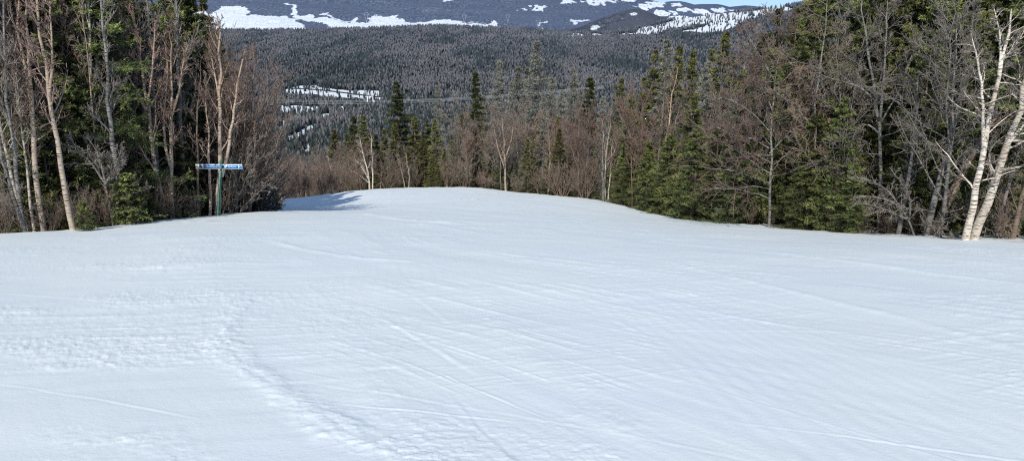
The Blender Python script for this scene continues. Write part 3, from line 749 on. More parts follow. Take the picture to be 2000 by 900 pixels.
hero('birch_tree', 'tree', 'tan birch with two high forks standing between low spruces and twin-trunk birch', [([(324,428),(314,380),(302,320),(292,265),(285,215),(282,160),(272,110),(262,60),(250,10)], 10), ([(285,215),(268,180),(250,150),(236,110),(225,70)], 6), ([(285,215),(296,160),(300,90),(304,40)], 5), ([(305,335),(280,300),(262,262)], 5)], 27.0, 'bark_tan', 'twig_red', 508, endthin=1, **bw)
hero('birch_tree', 'tree', 'tan birch with a tight twin trunk beside the grey dead spruce', [([(336,428),(334,370),(334,310),(332,250),(335,190),(340,130),(336,80)], 9), ([(334,330),(322,290),(318,240),(324,190),(328,130),(318,70)], 6), ([(334,230),(350,180),(356,130),(366,90)], 5)], 27.4, 'bark_tan', 'twig_red', 509, endthin=1, **bw)
hero('dead_spruce', 'tree', 'tall grey dead trunk with scaly bark behind the twin-trunk birch', [([(308,432),(306,380),(304,300),(300,220),(297,140),(292,60),(288,-40)], 15)], 28.0, 'bark_grey', 'twig_grey', 510, l1=30, l2=6, l3=3, t0=.2, ang=78, up=-.03, len1=(.06,.14), tip=.004, low=8)
hero('birch_tree', 'tree', 'pale two-forked birch standing right behind the green signpost', [([(423,424),(427,370),(429,320),(431,265),(430,215),(430,165),(427,115),(425,70),(428,25)], 10), ([(433,345),(444,310),(449,270),(455,225),(464,175),(470,130),(478,95)], 7), ([(431,215),(424,170),(416,125),(408,85)], 4)], 28.5, 'bark_tan', 'twig_red', 511, endthin=1, l1=15, l2=8, l3=7, t0=.32, ang=40, up=.12, len1=(.12,.3), tip=.0042)
hero('bare_tree', 'tree', 'thin tan sapling a step to one side of the signpost', [([(409,422),(411,380),(409,320),(408,260),(405,200),(401,140)], 6)], 28.3, 'bark_tan', 'twig_red', 512, endthin=1, l1=12, l2=6, l3=5, t0=.4, ang=40, up=.1, len1=(.1,.25), tip=.004)
hero('bare_tree', 'tree', 'thin dark sapling midway between signpost and twin-trunk birch', [([(389,424),(386,380),(387,320),(385,250),(388,180),(392,120)], 6)], 28.2, 'bark_brown', 'twig_red', 513, endthin=1, l1=12, l2=6, l3=5, t0=.35, ang=40, up=.1, len1=(.1,.25), tip=.004)
hero('bare_tree', 'tree', 'stout grey trunk low in shadow between twin-trunk birch and dark sapling', [([(361,428),(359,380),(357,320),(352,240),(350,150),(346,60),(340,-40)], 13)], 29.0, 'bark_grey', 'twig_grey', 514, low=6, **bw)
# bushy fan of branches at the end of the stand
def fan(px, Y, seed, label, px_tops, row_foot, group=None, twig='twig_red', bark='bark_brown', n=13, w=5):
    rng = rs(seed); stems = []
    for k in range(n):
        tx, ty = px_tops[k % len(px_tops)]; tx += rng.normal() * 8; ty += rng.normal() * 10
        fx = px + rng.normal() * 4
        m1 = (fx * .72 + tx * .28 + rng.normal() * 4, row_foot * .66 + ty * .34 ); m2 = (fx * .38 + tx * .62 + rng.normal() * 5, row_foot * .34 + ty * .66)
        stems.append(([(fx, row_foot), m1, m2, (tx, ty)], w * (.6 + .6 * rng.random()), rng.normal() * 1.0, True))
    return hero('bare_tree', 'tree', label, stems, Y, bark, twig, seed, group, l1=10, l2=6, l3=5, t0=.18, ang=35, up=.06, len1=(.16,.34), tip=.0042, endthin=1)
fan(476, 31.0, 520, 'many-stemmed bare tree whose red-brown branches fan out beyond the signpost', [(470,110),(490,100),(505,95),(520,110),(538,125),(550,150),(556,190),(565,230),(480,150),(500,140),(450,140),(520,170)], 418, n=14)
fan(505, 33.5, 521, 'grey bush of drooping branches at the very end of the near stand', [(540,180),(562,230),(575,265),(585,300),(592,335),(582,365),(560,300),(535,240),(520,200),(548,340)], 414, twig='twig_grey', bark='bark_grey', n=13)
fan(452, 30.0, 522, 'bare clump with pale grey stems low beside the signpost', [(500,270),(520,300),(535,330),(480,240),(470,220),(540,360),(460,200)], 419, twig='twig_grey', bark='bark_grey', n=9, w=4)

# trees of the near right-hand edge
rw = dict(l1=17, l2=9, l3=6, t0=.22, ang=58, up=.05, len1=(.12,.32), tip=.0035, wob=.16)
hero('birch_tree', 'tree', 'white birch with a slim forked top, the straighter of two crossing at the foot', [([(1884,472),(1895,425),(1907,370),(1917,310),(1926,260),(1937,205),(1950,150),(1962,100),(1974,55),(1976,18)], 15), ([(1921,285),(1920,240),(1921,200),(1914,150),(1908,110),(1898,60)], 7), ([(1950,150),(1955,100),(1952,60),(1940,10)], 5), ([(1958,118),(1980,90),(2002,60)], 6)], 23.0, 'bark_white', 'twig_grey', 530, endthin=1, **rw)
hero('birch_tree', 'tree', 'thick white birch leaning out to the side, the more slanted of two crossing', [([(1898,472),(1918,425),(1940,370),(1955,315),(1972,270),(1988,228),(2004,180),(2022,120),(2040,50),(2055,-30)], 19), ([(1966,285),(1990,255),(2010,235)], 8)], 23.2, 'bark_white', 'twig_grey', 531, **rw)
hero('bare_tree', 'tree', 'grey mottled trunk tilting toward the two white birches', [([(1806,466),(1816,430),(1828,380),(1840,325),(1852,285),(1865,235),(1875,190),(1886,130),(1896,60),(1904,-20)], 14)], 25.0, 'bark_grey', 'twig_grey', 532, low=7, **rw)
hero('dead_tree', 'tree', 'broken brown trunk slanting behind the grey mottled trunk', [([(1820,465),(1838,425),(1858,375),(1880,335),(1905,290),(1940,235),(1970,195)], 20)], 25.8, 'bark_brown', 'twig_tan', 533, l1=8, l2=5, l3=3, t0=.3, ang=60, up=0, len1=(.08,.2), tip=.0035)
hero('bare_tree', 'tree', 'grey sapling leaning outward just past the white birches', [([(1940,472),(1955,420),(1970,360),(1985,310),(2000,260)], 9)], 23.8, 'bark_grey', 'twig_grey', 534, low=4, **rw)
hero('bare_tree', 'tree', 'brown trunk at the outer end of the slope edge beyond the white birches', [([(1975,476),(1986,430),(1996,380),(2010,330),(2022,260)], 12)], 23.0, 'bark_brown', 'twig_tan', 535, low=5, **rw)
hero('bare_tree', 'tree', 'dark thin trunk between spruce skirt and grey mottled trunk', [([(1752,463),(1762,420),(1772,370),(1784,300),(1790,220),(1794,140)], 10)], 26.0, 'bark_grey', 'twig_grey', 536, low=6, endthin=1, **rw)
hero('bare_tree', 'tree', 'pale tan trunk with many long bare limbs reaching over the slope edge', [([(1503,436),(1503,390),(1506,340),(1502,290),(1508,230),(1514,160),(1520,90),(1524,30)], 5.5), ([(1506,340),(1480,325),(1450,300),(1420,285)], 2.6), ([(1502,290),(1470,270),(1430,262),(1392,246)], 2.6), ([(1506,260),(1475,225),(1440,200),(1405,190)], 2.6), ([(1510,220),(1490,170),(1455,135),(1425,110)], 2.6), ([(1503,300),(1530,270),(1560,240),(1590,225)], 2.4), ([(1514,160),(1490,120),(1466,80),(1452,50)], 2.4)], 30.6, 'bark_grey', 'twig_red', 537, endthin=1, l1=24, l2=11, l3=7, t0=.15, ang=62, up=.03, len1=(.25,.55), tip=.004, wob=.15, flat=.6)
hero('bare_tree', 'tree', 'grey tree with crooked lichen-spotted limbs spreading before the dark spruces', [([(1716,456),(1722,400),(1718,330),(1720,240),(1712,190),(1704,140),(1696,95),(1690,40),(1684,-30)], 8.5), ([(1718,260),(1722,190),(1728,120),(1732,60),(1736,-10)], 6), ([(1712,200),(1680,168),(1650,160),(1612,152),(1580,130)], 4), ([(1716,260),(1690,235),(1668,252),(1660,300),(1654,340)], 3.5), ([(1720,240),(1750,190),(1764,160),(1778,120),(1790,70)], 3.5)], 28.5, 'bark_grey', 'twig_grey', 538, endthin=1, l1=19, l2=10, l3=6, t0=.22, ang=60, up=.02, len1=(.18,.42), tip=.0038, wob=.18)
hero('bare_tree', 'tree', 'bare tree of knotted grey limbs arching over the sunlit spruce skirt', [([(1588,446),(1590,390),(1592,320),(1588,250),(1596,180),(1604,110),(1612,40),(1618,-40)], 6), ([(1590,300),(1622,270),(1640,240),(1680,215),(1694,180)], 3.5), ([(1588,250),(1560,215),(1530,190),(1500,170)], 3), ([(1590,340),(1640,330),(1672,345),(1700,380)], 2.5)], 29.5, 'bark_grey', 'twig_tan', 539, endthin=1, l1=19, l2=10, l3=6, t0=.2, ang=60, up=.02, len1=(.18,.42), tip=.0038, wob=.18)
hero('bare_tree', 'tree', 'low bare tree sending long pale branches sideways beside the mottled trunk', [([(1790,466),(1776,430),(1750,395),(1715,385),(1675,382)], 4), ([(1776,430),(1745,415),(1710,402),(1668,396)], 2.5), ([(1776,430),(1780,390),(1760,355),(1740,330)], 2.5), ([(1776,430),(1736,372),(1700,350),(1660,345)], 2.5)], 25.6, 'bark_grey', 'twig_grey', 540, endthin=1, l1=11, l2=6, l3=4, t0=.2, ang=40, up=.02, len1=(.2,.4), tip=.0035)
hero('birch_tree', 'tree', 'pale slanting birch high among the olive spruces, the tallest of three', [([(1285,408),(1292,350),(1298,300),(1304,250),(1311,205),(1318,165),(1324,130)], 4.6)], 43, 'bark_tan', 'twig_red', 542, endthin=1, **bw)
hero('birch_tree', 'tree', 'pale slanting birch in a close trio, leaning least of the three', [([(1278,408),(1284,350),(1288,290),(1291,240),(1296,190),(1300,150)], 4)], 43.5, 'bark_grey', 'twig_red', 543, endthin=1, **bw)
hero('birch_tree', 'tree', 'thin pale birch of the slanting trio, bending most toward the dense spruces', [([(1296,410),(1304,340),(1314,270),(1326,210),(1336,160)], 3.2)], 42.5, 'bark_grey', 'twig_red', 544, endthin=1, **bw)
hero('dead_tree', 'tree', 'short broken grey snag poking from the olive spruce branches', [([(1178,400),(1178,350),(1177,300),(1176,264)], 5)], 50, 'bark_grey', 'twig_grey', 545, l1=5, l2=3, l3=2, t0=.3, ang=70, up=0, len1=(.05,.12), tip=.004)
hero('birch_tree', 'tree', 'red-stemmed birch spreading pale forked limbs at the middle of the crest', [([(988,376),(986,340),(987,310),(982,280),(985,250),(980,225)], 4.5), ([(986,330),(972,290),(966,255),(968,240)], 2.5), ([(987,310),(1000,270),(1003,240)], 2.5)], 62, 'bark_tan', 'twig_red', 546, endthin=1, l1=14, l2=8, l3=6, t0=.25, ang=40, up=.1, len1=(.16,.34), tip=.005)
hero('birch_tree', 'tree', 'pale twin-stemmed birch with low sideways limbs where the crest begins to drop', [([(722,372),(720,340),(713,315),(706,290),(702,262)], 4), ([(728,372),(728,330),(726,290),(724,258)], 3), ([(722,358),(700,340),(680,330)], 3), ([(720,350),(706,325),(694,312)], 3)], 60, 'bark_white', 'twig_grey', 547, endthin=1, l1=12, l2=7, l3=5, t0=.25, ang=45, up=.06, len1=(.16,.34), tip=.005)
hero('birch_tree', 'tree', 'single thin white birch leaning alone in the reddish thicket by the bend', [([(654,380),(650,355),(646,330),(642,312),(638,296)], 3.5)], 60, 'bark_white', 'twig_red', 548, endthin=1, l1=12, l2=6, l3=5, t0=.4, ang=40, up=.1, len1=(.14,.3), tip=.005)
hero('birch_tree', 'tree', 'pair of pale thin stems rising from the fallen brush on the crest', [([(792,368),(787,345),(782,325),(778,300)], 2.5), ([(798,368),(800,345),(796,320),(792,300)], 2.5)], 62, 'bark_tan', 'twig_grey', 549, endthin=1, l1=10, l2=6, l3=5, t0=.4, ang=40, up=.1, len1=(.14,.3), tip=.005)

# ------------------------------------------------------------------ single trees that stand out
tree('small', 171, 20.6, top=392, label='small round young spruce at the foot of the tan curving birch', wide=1.1)
tree('small', 258, 23.0, top=338, label='low bushy young spruce at the snow edge by the pale mossy trunk', wide=1.5)
tree('small', 288, 24.4, top=372, label='young spruce tucked under the tan forked birch', wide=1.7)
tree('small', 118, 22.5, top=372, label='dim young spruce behind the slim pale birch')
tree('dense', 349, 28.8, top=205, label='half-grown spruce with drooping green boughs between twin-trunk birch and signpost', wide=1.35)
tree('dark', 500, 36, top=310, label='broad shaded dark spruce under the drooping bush at the stand end', wide=1.7)
tree('dark', 474, 34.8, top=225, label='narrow dark spruce half hidden by the fanning red-brown branches', wide=1.3)
tree('dark', 512, 34.5, top=335, label='low spreading dark spruce beneath the drooping grey bush', wide=2.0)
tree('small', 540, 34, top=372, label='little dark spruce at the last corner of the near stand')
tree('dark', 437, 34, top=-25, label='dark spire-topped spruce rising high behind the signpost', wide=.95)
tree('dense', 372, 33, top=-95, label='tall dense spruce with wide crown behind the dark sapling', wide=.85)
tree('dense', 238, 30, top=-120, label='great leafy green spruce crowning the stand above the low spruces', wide=.95)
# crest
tree('dark', 785, 73, top=158, label='tallest dark green spruce on the crest, with a pointed black top', wide=1.5, var=0)
tree('dark', 932, 72, top=138, label='slim dark spruce with a tufted top in the middle of the crest', wide=1.2, var=1)
tree('olive', 717, 70, top=224, label='sunlit olive spruce, the larger of a close pair below the white building', wide=1.7)
tree('dark', 698, 74, top=226, label='dark twin of the sunlit olive spruce below the white building', wide=1.6)
tree('olive', 663, 94, top=252, label='short olive spruce standing alone beyond the reddish thicket', wide=1.7)
tree('dark', 1146, 72, top=148, label='dark bushy spruce top poking above mauve hardwoods', wide=1.3)
tree('dead', 1045, 70, top=80, label='tallest grey lichen-hung spruce on the crest, needles nearly gone', wide=1.1)
tree('dead', 976, 75, top=116, label='grey lichen-hung spruce next to the slim tufted dark spruce', wide=.95)
tree('dead', 860, 80, top=168, label='thin grey dead spruce between the two dark crest spruces', wide=.8)
tree('dead', 1115, 68, top=132, label='grey feathery dead spruce beside the bushy dark top', wide=1.)
tree('olive', 1264, 50, top=96, label='tall olive spruce leading the row where the near wall of forest begins', wide=1.05)
tree('olive', 1392, 43, top=58, label='high thin olive spruce rising out of the bare branches near the skyline', wide=1.1)
tree('dense', 1342, 40, top=185, label='full green spruce with boughs sweeping the snow at the jutting corner', wide=1.15)
tree('dense', 1392, 36, top=245, label='bright green broad spruce low on the slope edge beside the tan trunk', wide=1.5)
tree('dense', 1228, 47, top=270, label='bushy low spruce at the notch where snow runs into the trees', wide=1.3)
tree('dense', 1622, 28.8, top=190, label='wide sunlit spruce skirt hanging down to the snow under grey limbs', wide=1.25)
tree('dense', 1520, 36, top=10, label='dark tall spruce peering over the bare tan-trunked tree into the sky', wide=.8)

# ------------------------------------------------------------------ the crowd: rows of the same kinds, each an object of its own
for px, Y, top, k in [(815,72,226,'olive'),(755,70,252,'olive'),(838,74,236,'dark'),(885,70,262,'olive'),(905,76,222,'olive'),(740,74,262,'dark'),(772,66,262,'olive'),(870,66,290,'olive'),(920,68,262,'olive'),(858,64.5,330,'olive'),(1000,64,320,'olive'),(1070,59,310,'dark'),(960,66,300,'dark'),(800,67,285,'olive'),(845,67,300,'olive'),(1030,62,270,'olive'),(1090,57,250,'olive'),(945,70,255,'olive'),(1110,58,290,'olive'),(705,66,300,'olive'),(685,84,262,'dark'),(735,66,320,'olive'),(830,70,262,'olive'),(900,66,315,'olive'),(1050,68,235,'olive'),(852,70,232,'olive'),(776,70,240,'olive'),(727,68,262,'olive'),(978,64,285,'olive'),(1085,64,225,'olive')]:
    tree(k, px, Y, top=top, zone='on the crest', wide=1.6)
for px, Y, top in [(1012,80,128),(1075,76,152),(1030,86,132),(1095,74,175),(1060,66,190),(840,90,240),(895,86,235),(1128,80,175),(1000,90,160),(945,84,205),(1172,62,190),(1195,60,165),(1215,57,190)]:
    tree('dead', px, Y, top=top, zone='on the crest', wide=1.0)
for px, Y, top, k in [(1152,57,258,'olive'),(1192,54,235,'olive'),(1205,60,150,'olive'),(1225,52,180,'dense'),(1246,50,150,'olive'),(1285,49,78,'dead'),(1310,47,85,'olive'),(1300,44,240,'dense'),(1335,50,95,'olive'),(1362,42,120,'dead'),(1372,45,95,'olive'),(1345,38.5,270,'dense'),
                      (1430,37,130,'dense'),(1460,38,60,'dark'),(1410,47,110,'dark'),(1278,54,110,'olive'),(1462,34,250,'dense'),(1132,60,320,'olive'),(1260,42.5,290,'dense'),(1318,41,330,'dense')]:
    tree(k, px, Y, top=top, zone='along the bend', wide=1.1)
for px, Y, H, k in [(1555,33,10.5,'dense'),(1585,38,13,'dark'),(1660,32,11.5,'dense'),(1700,33,13,'dense'),(1690,29.6,4.2,'dense'),(1745,31,12,'dark'),(1790,29.5,11,'dense'),(1830,31,13,'dark'),(1880,28.5,11,'dense'),(1920,30,13,'dark'),(1965,27,12,'dense'),(2010,29,13,'dark'),(2060,26,12,'dense'),(1640,38,14,'dark'),(1560,29.5,3.2,'dense'),(1655,27.6,2.6,'dense'),(1770,28.2,7.5,'dense'),(1860,27.2,8,'dense'),(1935,26,8.5,'dense'),(1450,33.6,5,'dense'),(1480,34,8,'dense'),(1810,28,4,'dense'),(1300,41.2,4.6,'dense'),(1262,43.6,4.2,'dense'),(1352,37.6,4.8,'dense'),(1422,35.0,4.6,'dense'),(1215,48.5,4,'dense'),(1385,36.2,3.4,'dense'),(1575,29.4,4.6,'dense'),(1725,29.5,8,'dense'),(1690,31,11,'dense'),(1835,29,10,'dense'),(1905,28,11,'dense')]:
    tree(k, px, Y, H=H, zone='in the near wall of forest', wide=1.1 if H > 6 else 1.6)
for px, Y, H, k in [(20,24,11,'dark'),(70,26,12,'dark'),(120,28,12,'dark'),(165,27,11,'olive'),(205,33,13,'dark'),(270,34,13,'dense'),(310,33,12,'dark'),(345,38,13,'dark'),(405,38,12,'dark'),(150,34,14,'dark'),(60,33,14,'dense'),(0,30,13,'dark'),(460,39,8.5,'dark'),(420,31.5,4.5,'dark'),(300,28.5,4.5,'dark'),(200,27,4,'dark'),(90,25,4.2,'dark'),(30,22.5,3.0,'dark'),(345,30,5,'dark'),(465,33.5,4.2,'dark'),(238,26,10.5,'dense'),(300,29.5,9.5,'olive'),(135,24.5,10,'olive'),(395,34,11.5,'dense'),(372,31,6,'olive'),(205,25.5,6,'dense'),(20,22.2,9,'olive')]:
    tree(k, px, Y, H=H, zone='in the near stand', wide=1.15)
rg = rs(909)
# bare trees of the near stand
for i in range(22):
    px = -40 + 570 * (i + rg.random()) / 22.; Y = Yedge(ucoord(px, 430)) + .8 + 6.5 * rg.random() ** 1.1 + (3.2 if 215 < px < 440 else .6)
    k = ['birch', 'red', 'grey', 'pole', 'pole', 'red'][rg.integers(0, 6)]
    H = (6.5 + 3.5 * rg.random()) * (1 if px < 430 else .72); tree(k, px, Y, H=H, zone='in the near stand')
for i in range(12):
    px = -40 + 480 * (i + rg.random()) / 12.; Y = Yedge(ucoord(px, 430)) + .35 + .6 * rg.random()
    tree('shrub', px, Y, H=.9 + 1.3 * rg.random(), zone='at the snow edge of the near stand')
# mauve and grey thickets on the crest
for i in range(48):
    px = 690 + 470 * (i + rg.random()) / 48.; Y = Yedge(ucoord(px, 375)) + 2.5 + 16 * rg.random()
    top = (312 - 50 * rg.random()) if px < 890 else (262 - 70 * rg.random())
    k = ['red', 'red', 'grey', 'birch', 'pole', 'grey'][rg.integers(0, 6)]
    tree(k, px, Y, top=top, zone='on the crest', wide=1.25)
# reddish thicket below the bend, seen past the end of the near stand
for i in range(34):
    px = 535 + 165 * (i + rg.random()) / 34.; Y = 66 + 46 * rg.random()
    tree(['red', 'grey', 'grey', 'pole'][rg.integers(0, 4)], px, Y, top=338 - 52 * rg.random(), zone='below the bend', wide=1.4)
for i in range(14):
    px = 540 + 150 * (i + rg.random()) / 14.; Y = 58 + 8 * rg.random()
    tree('shrub', px, Y, H=2.2 + 1.6 * rg.random(), zone='below the bend', wide=1.2)
for i in range(13):
    px = 690 + 480 * (i + rg.random()) / 13.; Y = Yedge(ucoord(px, 375)) + .8 + 2 * rg.random()
    tree('shrub', px, Y, H=1.6 + 1.6 * rg.random(), zone='on the crest', wide=1.2)
# bare trees among the spruces along the bend and in the near wall of forest
for i in range(11):
    px = 1120 + 380 * (i + rg.random()) / 11.; Y = Yedge(ucoord(px, 420)) + 1.0 + 9 * rg.random()
    k = ['grey', 'red', 'pole', 'birch', 'grey'][rg.integers(0, 5)]
    tree(k, px, Y, top=np.interp(px, [1100, 1200, 1400, 1500], [240, 190, 100, 20]) + 70 * rg.random(), zone='along the bend')
for i in range(7):
    px = 1500 + 560 * (i + rg.random()) / 7.; Y = Yedge(ucoord(px, 455)) + 1.5 + 7 * rg.random()
    k = ['grey', 'grey', 'pole', 'birch', 'red'][rg.integers(0, 5)]
    tree(k, px, Y, H=6.5 + 4 * rg.random(), zone='in the near wall of forest')
for i in range(10):
    px = 1420 + 560 * (i + rg.random()) / 10.; Y = Yedge(ucoord(px, 455)) + .6 + 1.2 * rg.random()
    tree('shrub', px, Y, H=.8 + 1.0 * rg.random(), zone='in the near wall of forest')
for i, px in enumerate((1445, 1655, 1835)):
    tree('grey', px, Yedge(ucoord(px, 455)) + .9 + .7 * (i % 2), H=6.2 + 1.1 * (i % 3), zone='in the near wall of forest', wide=1.1)
# trees standing behind, filling the depth of the forest
for i in range(16):
    px = 1480 + 640 * (i + rg.random()) / 16.; Y = Yedge(ucoord(px, 455)) + 11 + 9 * rg.random()
    tree(['dark', 'dense'][i % 2], px, Y, H=12 + 3 * rg.random(), zone='deep in the near wall of forest', wide=1.15)
for i in range(10):
    px = -60 + 500 * (i + rg.random()) / 10.; Y = Yedge(ucoord(px, 430)) + 13 + 7 * rg.random()
    tree('dark', px, Y, H=11 + 3 * rg.random(), zone='deep in the near stand', wide=1.2)
for i in range(22):
    px = 545 + 190 * (i + rg.random()) / 22.; Y = 150 + 230 * rg.random()
    x = ucoord(px, 290) * Y; zz = float(np.interp(Y, [128, 430], [tslope(505) * 128, tslope(valley_row(px, 430.)) * 430]))
    H = tslope(292 - 40 * rg.random()) * Y - tslope(float(valley_row(px, Y))) * Y
    k = ['olive', 'dark', 'dead'][i % 3]
    i0 = _cnt.get(k, 0); _cnt[k] = i0 + 1; ms, H0 = ST[k][i0 % 3]
    H = min(max(9 + 6 * rg.random(), 6), 16); b = (ucoord(px, float(valley_row(px, Y))) * Y, Y, tslope(float(valley_row(px, Y))) * Y - .3)
    e = plant(KIND[k][0], ms, b, RNG.random() * 6.28, (H / H0 * 1.2, H / H0 * 1.2, H / H0), None, 'tree'); PENDING.append((e, px, Y, k, 'far down the hillside'))

# labels for the crowd: look, place and order along the slope
LOOK = {'dense': 'dense green spruce', 'dark': 'dark shaded spruce', 'olive': 'sunlit olive spruce', 'small': 'young spruce', 'dead': 'grey lichen-hung dead spruce', 'birch': 'pale-stemmed bare birch',
        'red': 'bare tree with reddish twigs', 'grey': 'grey spreading bare tree', 'pole': 'slim upright bare sapling', 'shrub': 'many-stemmed bare shrub'}
ORD = ['first','second','third','fourth','fifth','sixth','seventh','eighth','ninth','tenth','eleventh','twelfth','thirteenth','fourteenth','fifteenth','sixteenth','seventeenth','eighteenth','nineteenth','twentieth']
by = {}
for it in PENDING: by.setdefault((it[3], it[4]), []).append(it)
for (k, zone), L in by.items():
    L.sort(key=lambda q: q[1])
    for i, (e, px, Y, _, _) in enumerate(L):
        order = (ORD[i] + ' from the left') if i <= (len(L) - 1) / 2 else (ORD[len(L) - 1 - i] + ' from the right')
        e['label'] = LOOK[k] + ' ' + zone + (', ' + order if len(L) > 1 else '')
        if len(L) > 1: e['group'] = {'dense': 'green spruces', 'dark': 'dark spruces', 'olive': 'olive spruces', 'dead': 'dead spruces', 'birch': 'birches', 'red': 'reddish bare trees', 'grey': 'grey bare trees', 'pole': 'saplings', 'shrub': 'bare shrubs', 'small': 'young spruces'}[k] + ' ' + zone
print('trees', len([o for o in sc.objects if o.type == 'EMPTY']))

# ------------------------------------------------------------------ the trail sign
def build_sign():
    Y = 28.0; base = gpt(427, Y); k = Y / F
    e = empty('trail_sign', base, 0, 1, 'green trail signpost with two narrow blue arrow boards at the edge of the stand', 'sign')
    green = simple('green_post_paint', (.05, .20, .135), .5, .3, 6); pale = simple('weathered_green', (.30, .42, .35), .7, .35, 9)
    white = simple('sign_white', (.80, .82, .84), .4, .03); blue = simple('sign_blue', (.012, .23, .62), .4, .08); teal = simple('sign_teal', (.01, .16, .22), .4, .08); dk = simple('sign_dark_blue', (.02, .06, .16), .4, .08)
    greyp = simple('sign_grey', (.25, .25, .26), .5, .1)
    def loc(px, row): return P3(px, row, Y) - base
    t = loc(432.5, 313.5); f = loc(427.5, 421)
    p = MB(); p.tubes(np.array([[[f[0], f[1], -.3], (f + t) / 2, t]]), np.full((1, 3), .038), 10); link('post', p.mesh('post', green, True), e)
    f2 = loc(424.2, 421); t2 = loc(431, 333)
    p = MB(); p.tubes(np.array([[[f2[0], f2[1] - .05, -.3], (f2 + t2) / 2 + [0, -.06, 0], t2 + [0, -.06, 0]]]), np.full((1, 3), .034), 8); link('brace', p.mesh('brace', pale, True), e)
    c = MB(); c.tubes(np.array([[t, t + [0, 0, .02]]]), np.array([[.06, .05]]), 10); link('post_cap', c.mesh('post_cap', green), e)
    yb = -.10
    def panel(name, x0, r0, x1, r1, y, mat, parent, thick=.02):
        a = loc(x0, r0); b = loc(x1, r1); m = MB(); m.box(((a[0] + b[0]) / 2, y, (a[2] + b[2]) / 2), (abs(b[0] - a[0]), thick, abs(b[2] - a[2])))
        return link(name, m.mesh(name, mat), parent)
    def text(body, x0, x1, row, h, parent):
        cu = bpy.data.curves.new('lettering', 'FONT'); cu.body = body; cu.size = 1; cu.extrude = .01; cu.offset = .012
        o = bpy.data.objects.new('lettering_source', cu); COL.objects.link(o)
        bpy.context.view_layer.update(); dg = bpy.context.evaluated_depsgraph_get()
        me = bpy.data.meshes.new_from_object(o.evaluated_get(dg)); bpy.data.objects.remove(o); bpy.data.curves.remove(cu)
        co = np.array([v.co for v in me.vertices]); mn = co.min(0); mx = co.max(0)
        a = loc(x0, row + h / 2); b = loc(x1, row - h / 2)
        q = np.empty_like(co)
        q[:, 0] = a[0] + (co[:, 0] - mn[0]) / (mx[0] - mn[0]) * (b[0] - a[0])
        q[:, 2] = a[2] + (co[:, 1] - mn[1]) / (mx[1] - mn[1]) * (b[2] - a[2])
        q[:, 1] = yb - .017 - co[:, 2] * .2
        me.vertices.foreach_set('co', q.astype(np.float32).ravel()); me.materials.clear(); me.materials.append(white); me.update()
        return link('lettering', me, parent)
    def arrow(cx, row, hw, hh, d, parent):
        z = lambda x, r: loc(x, r)
        m = MB(); pts = [(cx + d * hw, row), (cx, row - hh), (cx, row - hh * .3), (cx - d * hw, row - hh * .3), (cx - d * hw, row + hh * .3), (cx, row + hh * .3), (cx, row + hh)]
        v = [np.array([loc(*q)[0], yb - .0165, loc(*q)[2]]) for q in pts]
        m.add(v, [[0, 1, 6, 6], [2, 3, 4, 5]] if d > 0 else [[0, 6, 1, 1], [2, 5, 4, 3]])
        return link('arrow', m.mesh('arrow', white), parent)
    lb = panel('board', 384, 319.6, 433.3, 329.2, yb, white, e); lb['label'] = 'narrow board with white border pointing along the stand'
    panel('number_plate', 385.3, 322.5, 388.6, 325.5, yb - .008, greyp, lb, .014)
    pc = panel('pictogram', 391, 321.9, 397.6, 326.8, yb - .008, teal, lb, .014)
    panel('name_panel', 399.5, 321.4, 425.3, 327.4, yb - .008, blue, lb, .014)
    panel('arrow_panel', 426.2, 321.4, 432.6, 327.4, yb - .008, blue, lb, .014)
    arrow(429.4, 324.5, 2.3, 1.9, -1, lb); text('La Promenade', 402.5, 424.5, 324.3, 3.1, lb)
    m = MB(); a = np.linspace(0, 2 * np.pi, 14)[:-1]; cpt = loc(394.3, 324); rr = 1.7 * k
    m.add([[cpt[0] + rr * math.cos(q), yb - .0165, cpt[2] + rr * math.sin(q)] for q in a] + [[cpt[0], yb - .0165, cpt[2]]], [[i, (i + 1) % 13, 13, 13] for i in range(13)])
    link('pictogram_disc', m.mesh('pictogram_disc', white), lb)
    rb = panel('board', 433.9, 319.9, 475.4, 329.5, yb, white, e); rb['label'] = 'narrow board with bright blue field pointing toward the slope'
    panel('name_panel', 435, 321.6, 467.3, 327.9, yb - .008, blue, rb, .014)
    panel('arrow_panel', 468.2, 321.6, 474.4, 327.9, yb - .008, blue, rb, .014)
    panel('pictogram', 435.8, 322.6, 439.4, 326.6, yb - .0145, dk, rb, .006)
    m = MB(); v = [np.array([loc(*q)[0], yb - .0165, loc(*q)[2]]) for q in ((439.8, 321.8), (446.2, 321.8), (442.6, 327.5), (440.2, 327.5))]
    m.add(v, [[0, 3, 2, 1]]); link('stripe', m.mesh('stripe', white), rb)
    text('La Lynx', 448, 463.5, 324.5, 3.4, rb); arrow(471.3, 324.7, 2.4, 2.0, 1, rb)
build_sign()

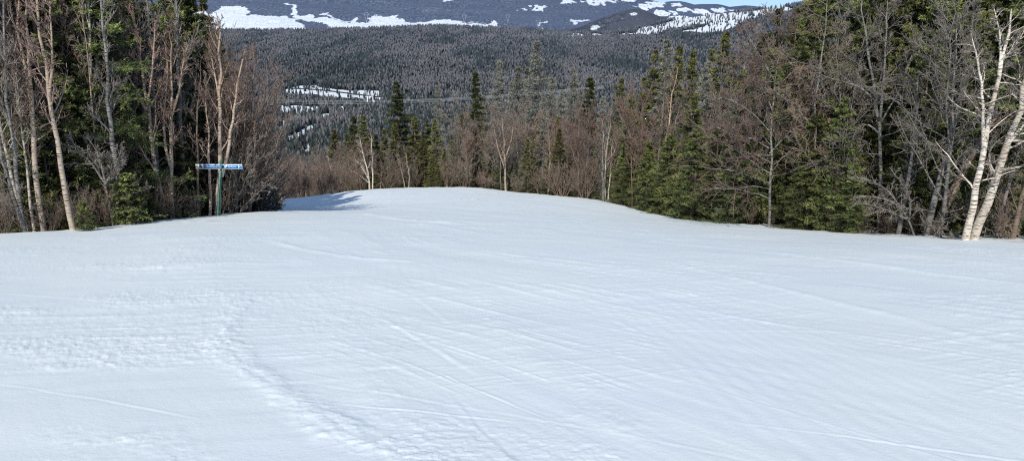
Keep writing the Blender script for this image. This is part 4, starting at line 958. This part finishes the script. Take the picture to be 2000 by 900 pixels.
# fallen wood and brush lying at the forest edges
for i, (px, Y, L, a, lab) in enumerate([(1905, 25.5, 3.2, .5, 'fallen grey limb lying on snow behind the white birches'), (1730, 27.6, 2.2, 2.7, 'fallen brown branch on the litter beside the spruce skirt'), (1440, 34.6, 1.8, .3, 'short fallen branch at the snow edge under the tan-trunked tree'), (1985, 24.5, 2.4, 1.2, 'fallen limb propped near the outermost brown trunk')]):
    rng = rs(700 + i); b = gpt(px, Y)
    q = polyl(rng, np.array([[0, 0, .08]]), np.array([[math.cos(a), math.sin(a) * .6, .12]]), np.array([L]), 10, .05, 0)[0]
    tr, cr = bare_meshes('fallen_branch', 700 + i, [(q, .05 * (1 - .7 * np.linspace(0, 1, 10)))], 'bark_brown' if i % 2 else 'bark_grey', 'twig_tan', l1=8, l2=5, l3=3, t0=.3, ang=45, up=0, len1=(.2,.4), tip=.0035)
    e = empty('fallen_branch', b, 0, 1, lab, 'branch'); link('limb', tr, e); link('twigs', cr, e)

# ------------------------------------------------------------------ light, sky, camera
SUN_EL, SUN_AZ = R(39), math.atan2(-.19, -.98)            # azimuth of the sun measured from +Y toward +X
sd = Vector((math.sin(SUN_AZ) * math.cos(SUN_EL), math.cos(SUN_AZ) * math.cos(SUN_EL), math.sin(SUN_EL)))
ld = bpy.data.lights.new('sun', 'SUN'); ld.energy = 4.3; ld.angle = R(.53); ld.color = (1., .97, .88)
lo = bpy.data.objects.new('sun', ld); COL.objects.link(lo); lo.rotation_euler = sd.to_track_quat('Z', 'Y').to_euler()
w = bpy.data.worlds.new('World'); sc.world = w; w.use_nodes = True; nt = w.node_tree
sky = nt.nodes.new('ShaderNodeTexSky'); sky.sky_type = 'NISHITA'; sky.sun_disc = False; sky.sun_elevation = SUN_EL; sky.sun_rotation = SUN_AZ
sky.altitude = 600; sky.air_density = 1.0; sky.dust_density = .4; sky.ozone_density = 1.5
bg = nt.nodes['Background']; tcw = nt.nodes.new('ShaderNodeTexCoord'); vad = nt.nodes.new('ShaderNodeVectorMath'); vad.operation = 'ADD'; vad.inputs[1].default_value = (0, 0, .16)
vno = nt.nodes.new('ShaderNodeVectorMath'); vno.operation = 'NORMALIZE'
nt.links.new(tcw.outputs['Generated'], vad.inputs[0]); nt.links.new(vad.outputs[0], vno.inputs[0]); nt.links.new(vno.outputs[0], sky.inputs[0])
nt.links.new(sky.outputs[0], bg.inputs[0]); bg.inputs[1].default_value = .145
cam = bpy.data.cameras.new('camera'); co = bpy.data.objects.new('camera', cam); COL.objects.link(co)
cam.sensor_width = 36; cam.lens = 36 * F / 2000; cam.clip_start = .1; cam.clip_end = 40000
co.location = (0, 0, 0); co.rotation_euler = (R(90) - PITCH, 0, 0)
sc.camera = co
sc.view_settings.view_transform = 'Standard'; sc.view_settings.look = 'None'; sc.view_settings.exposure = 0
try:
    sc.cycles.use_denoising = False; sc.cycles.max_bounces = 5; sc.cycles.diffuse_bounces = 3; sc.cycles.filter_width = 1.15
except Exception: pass
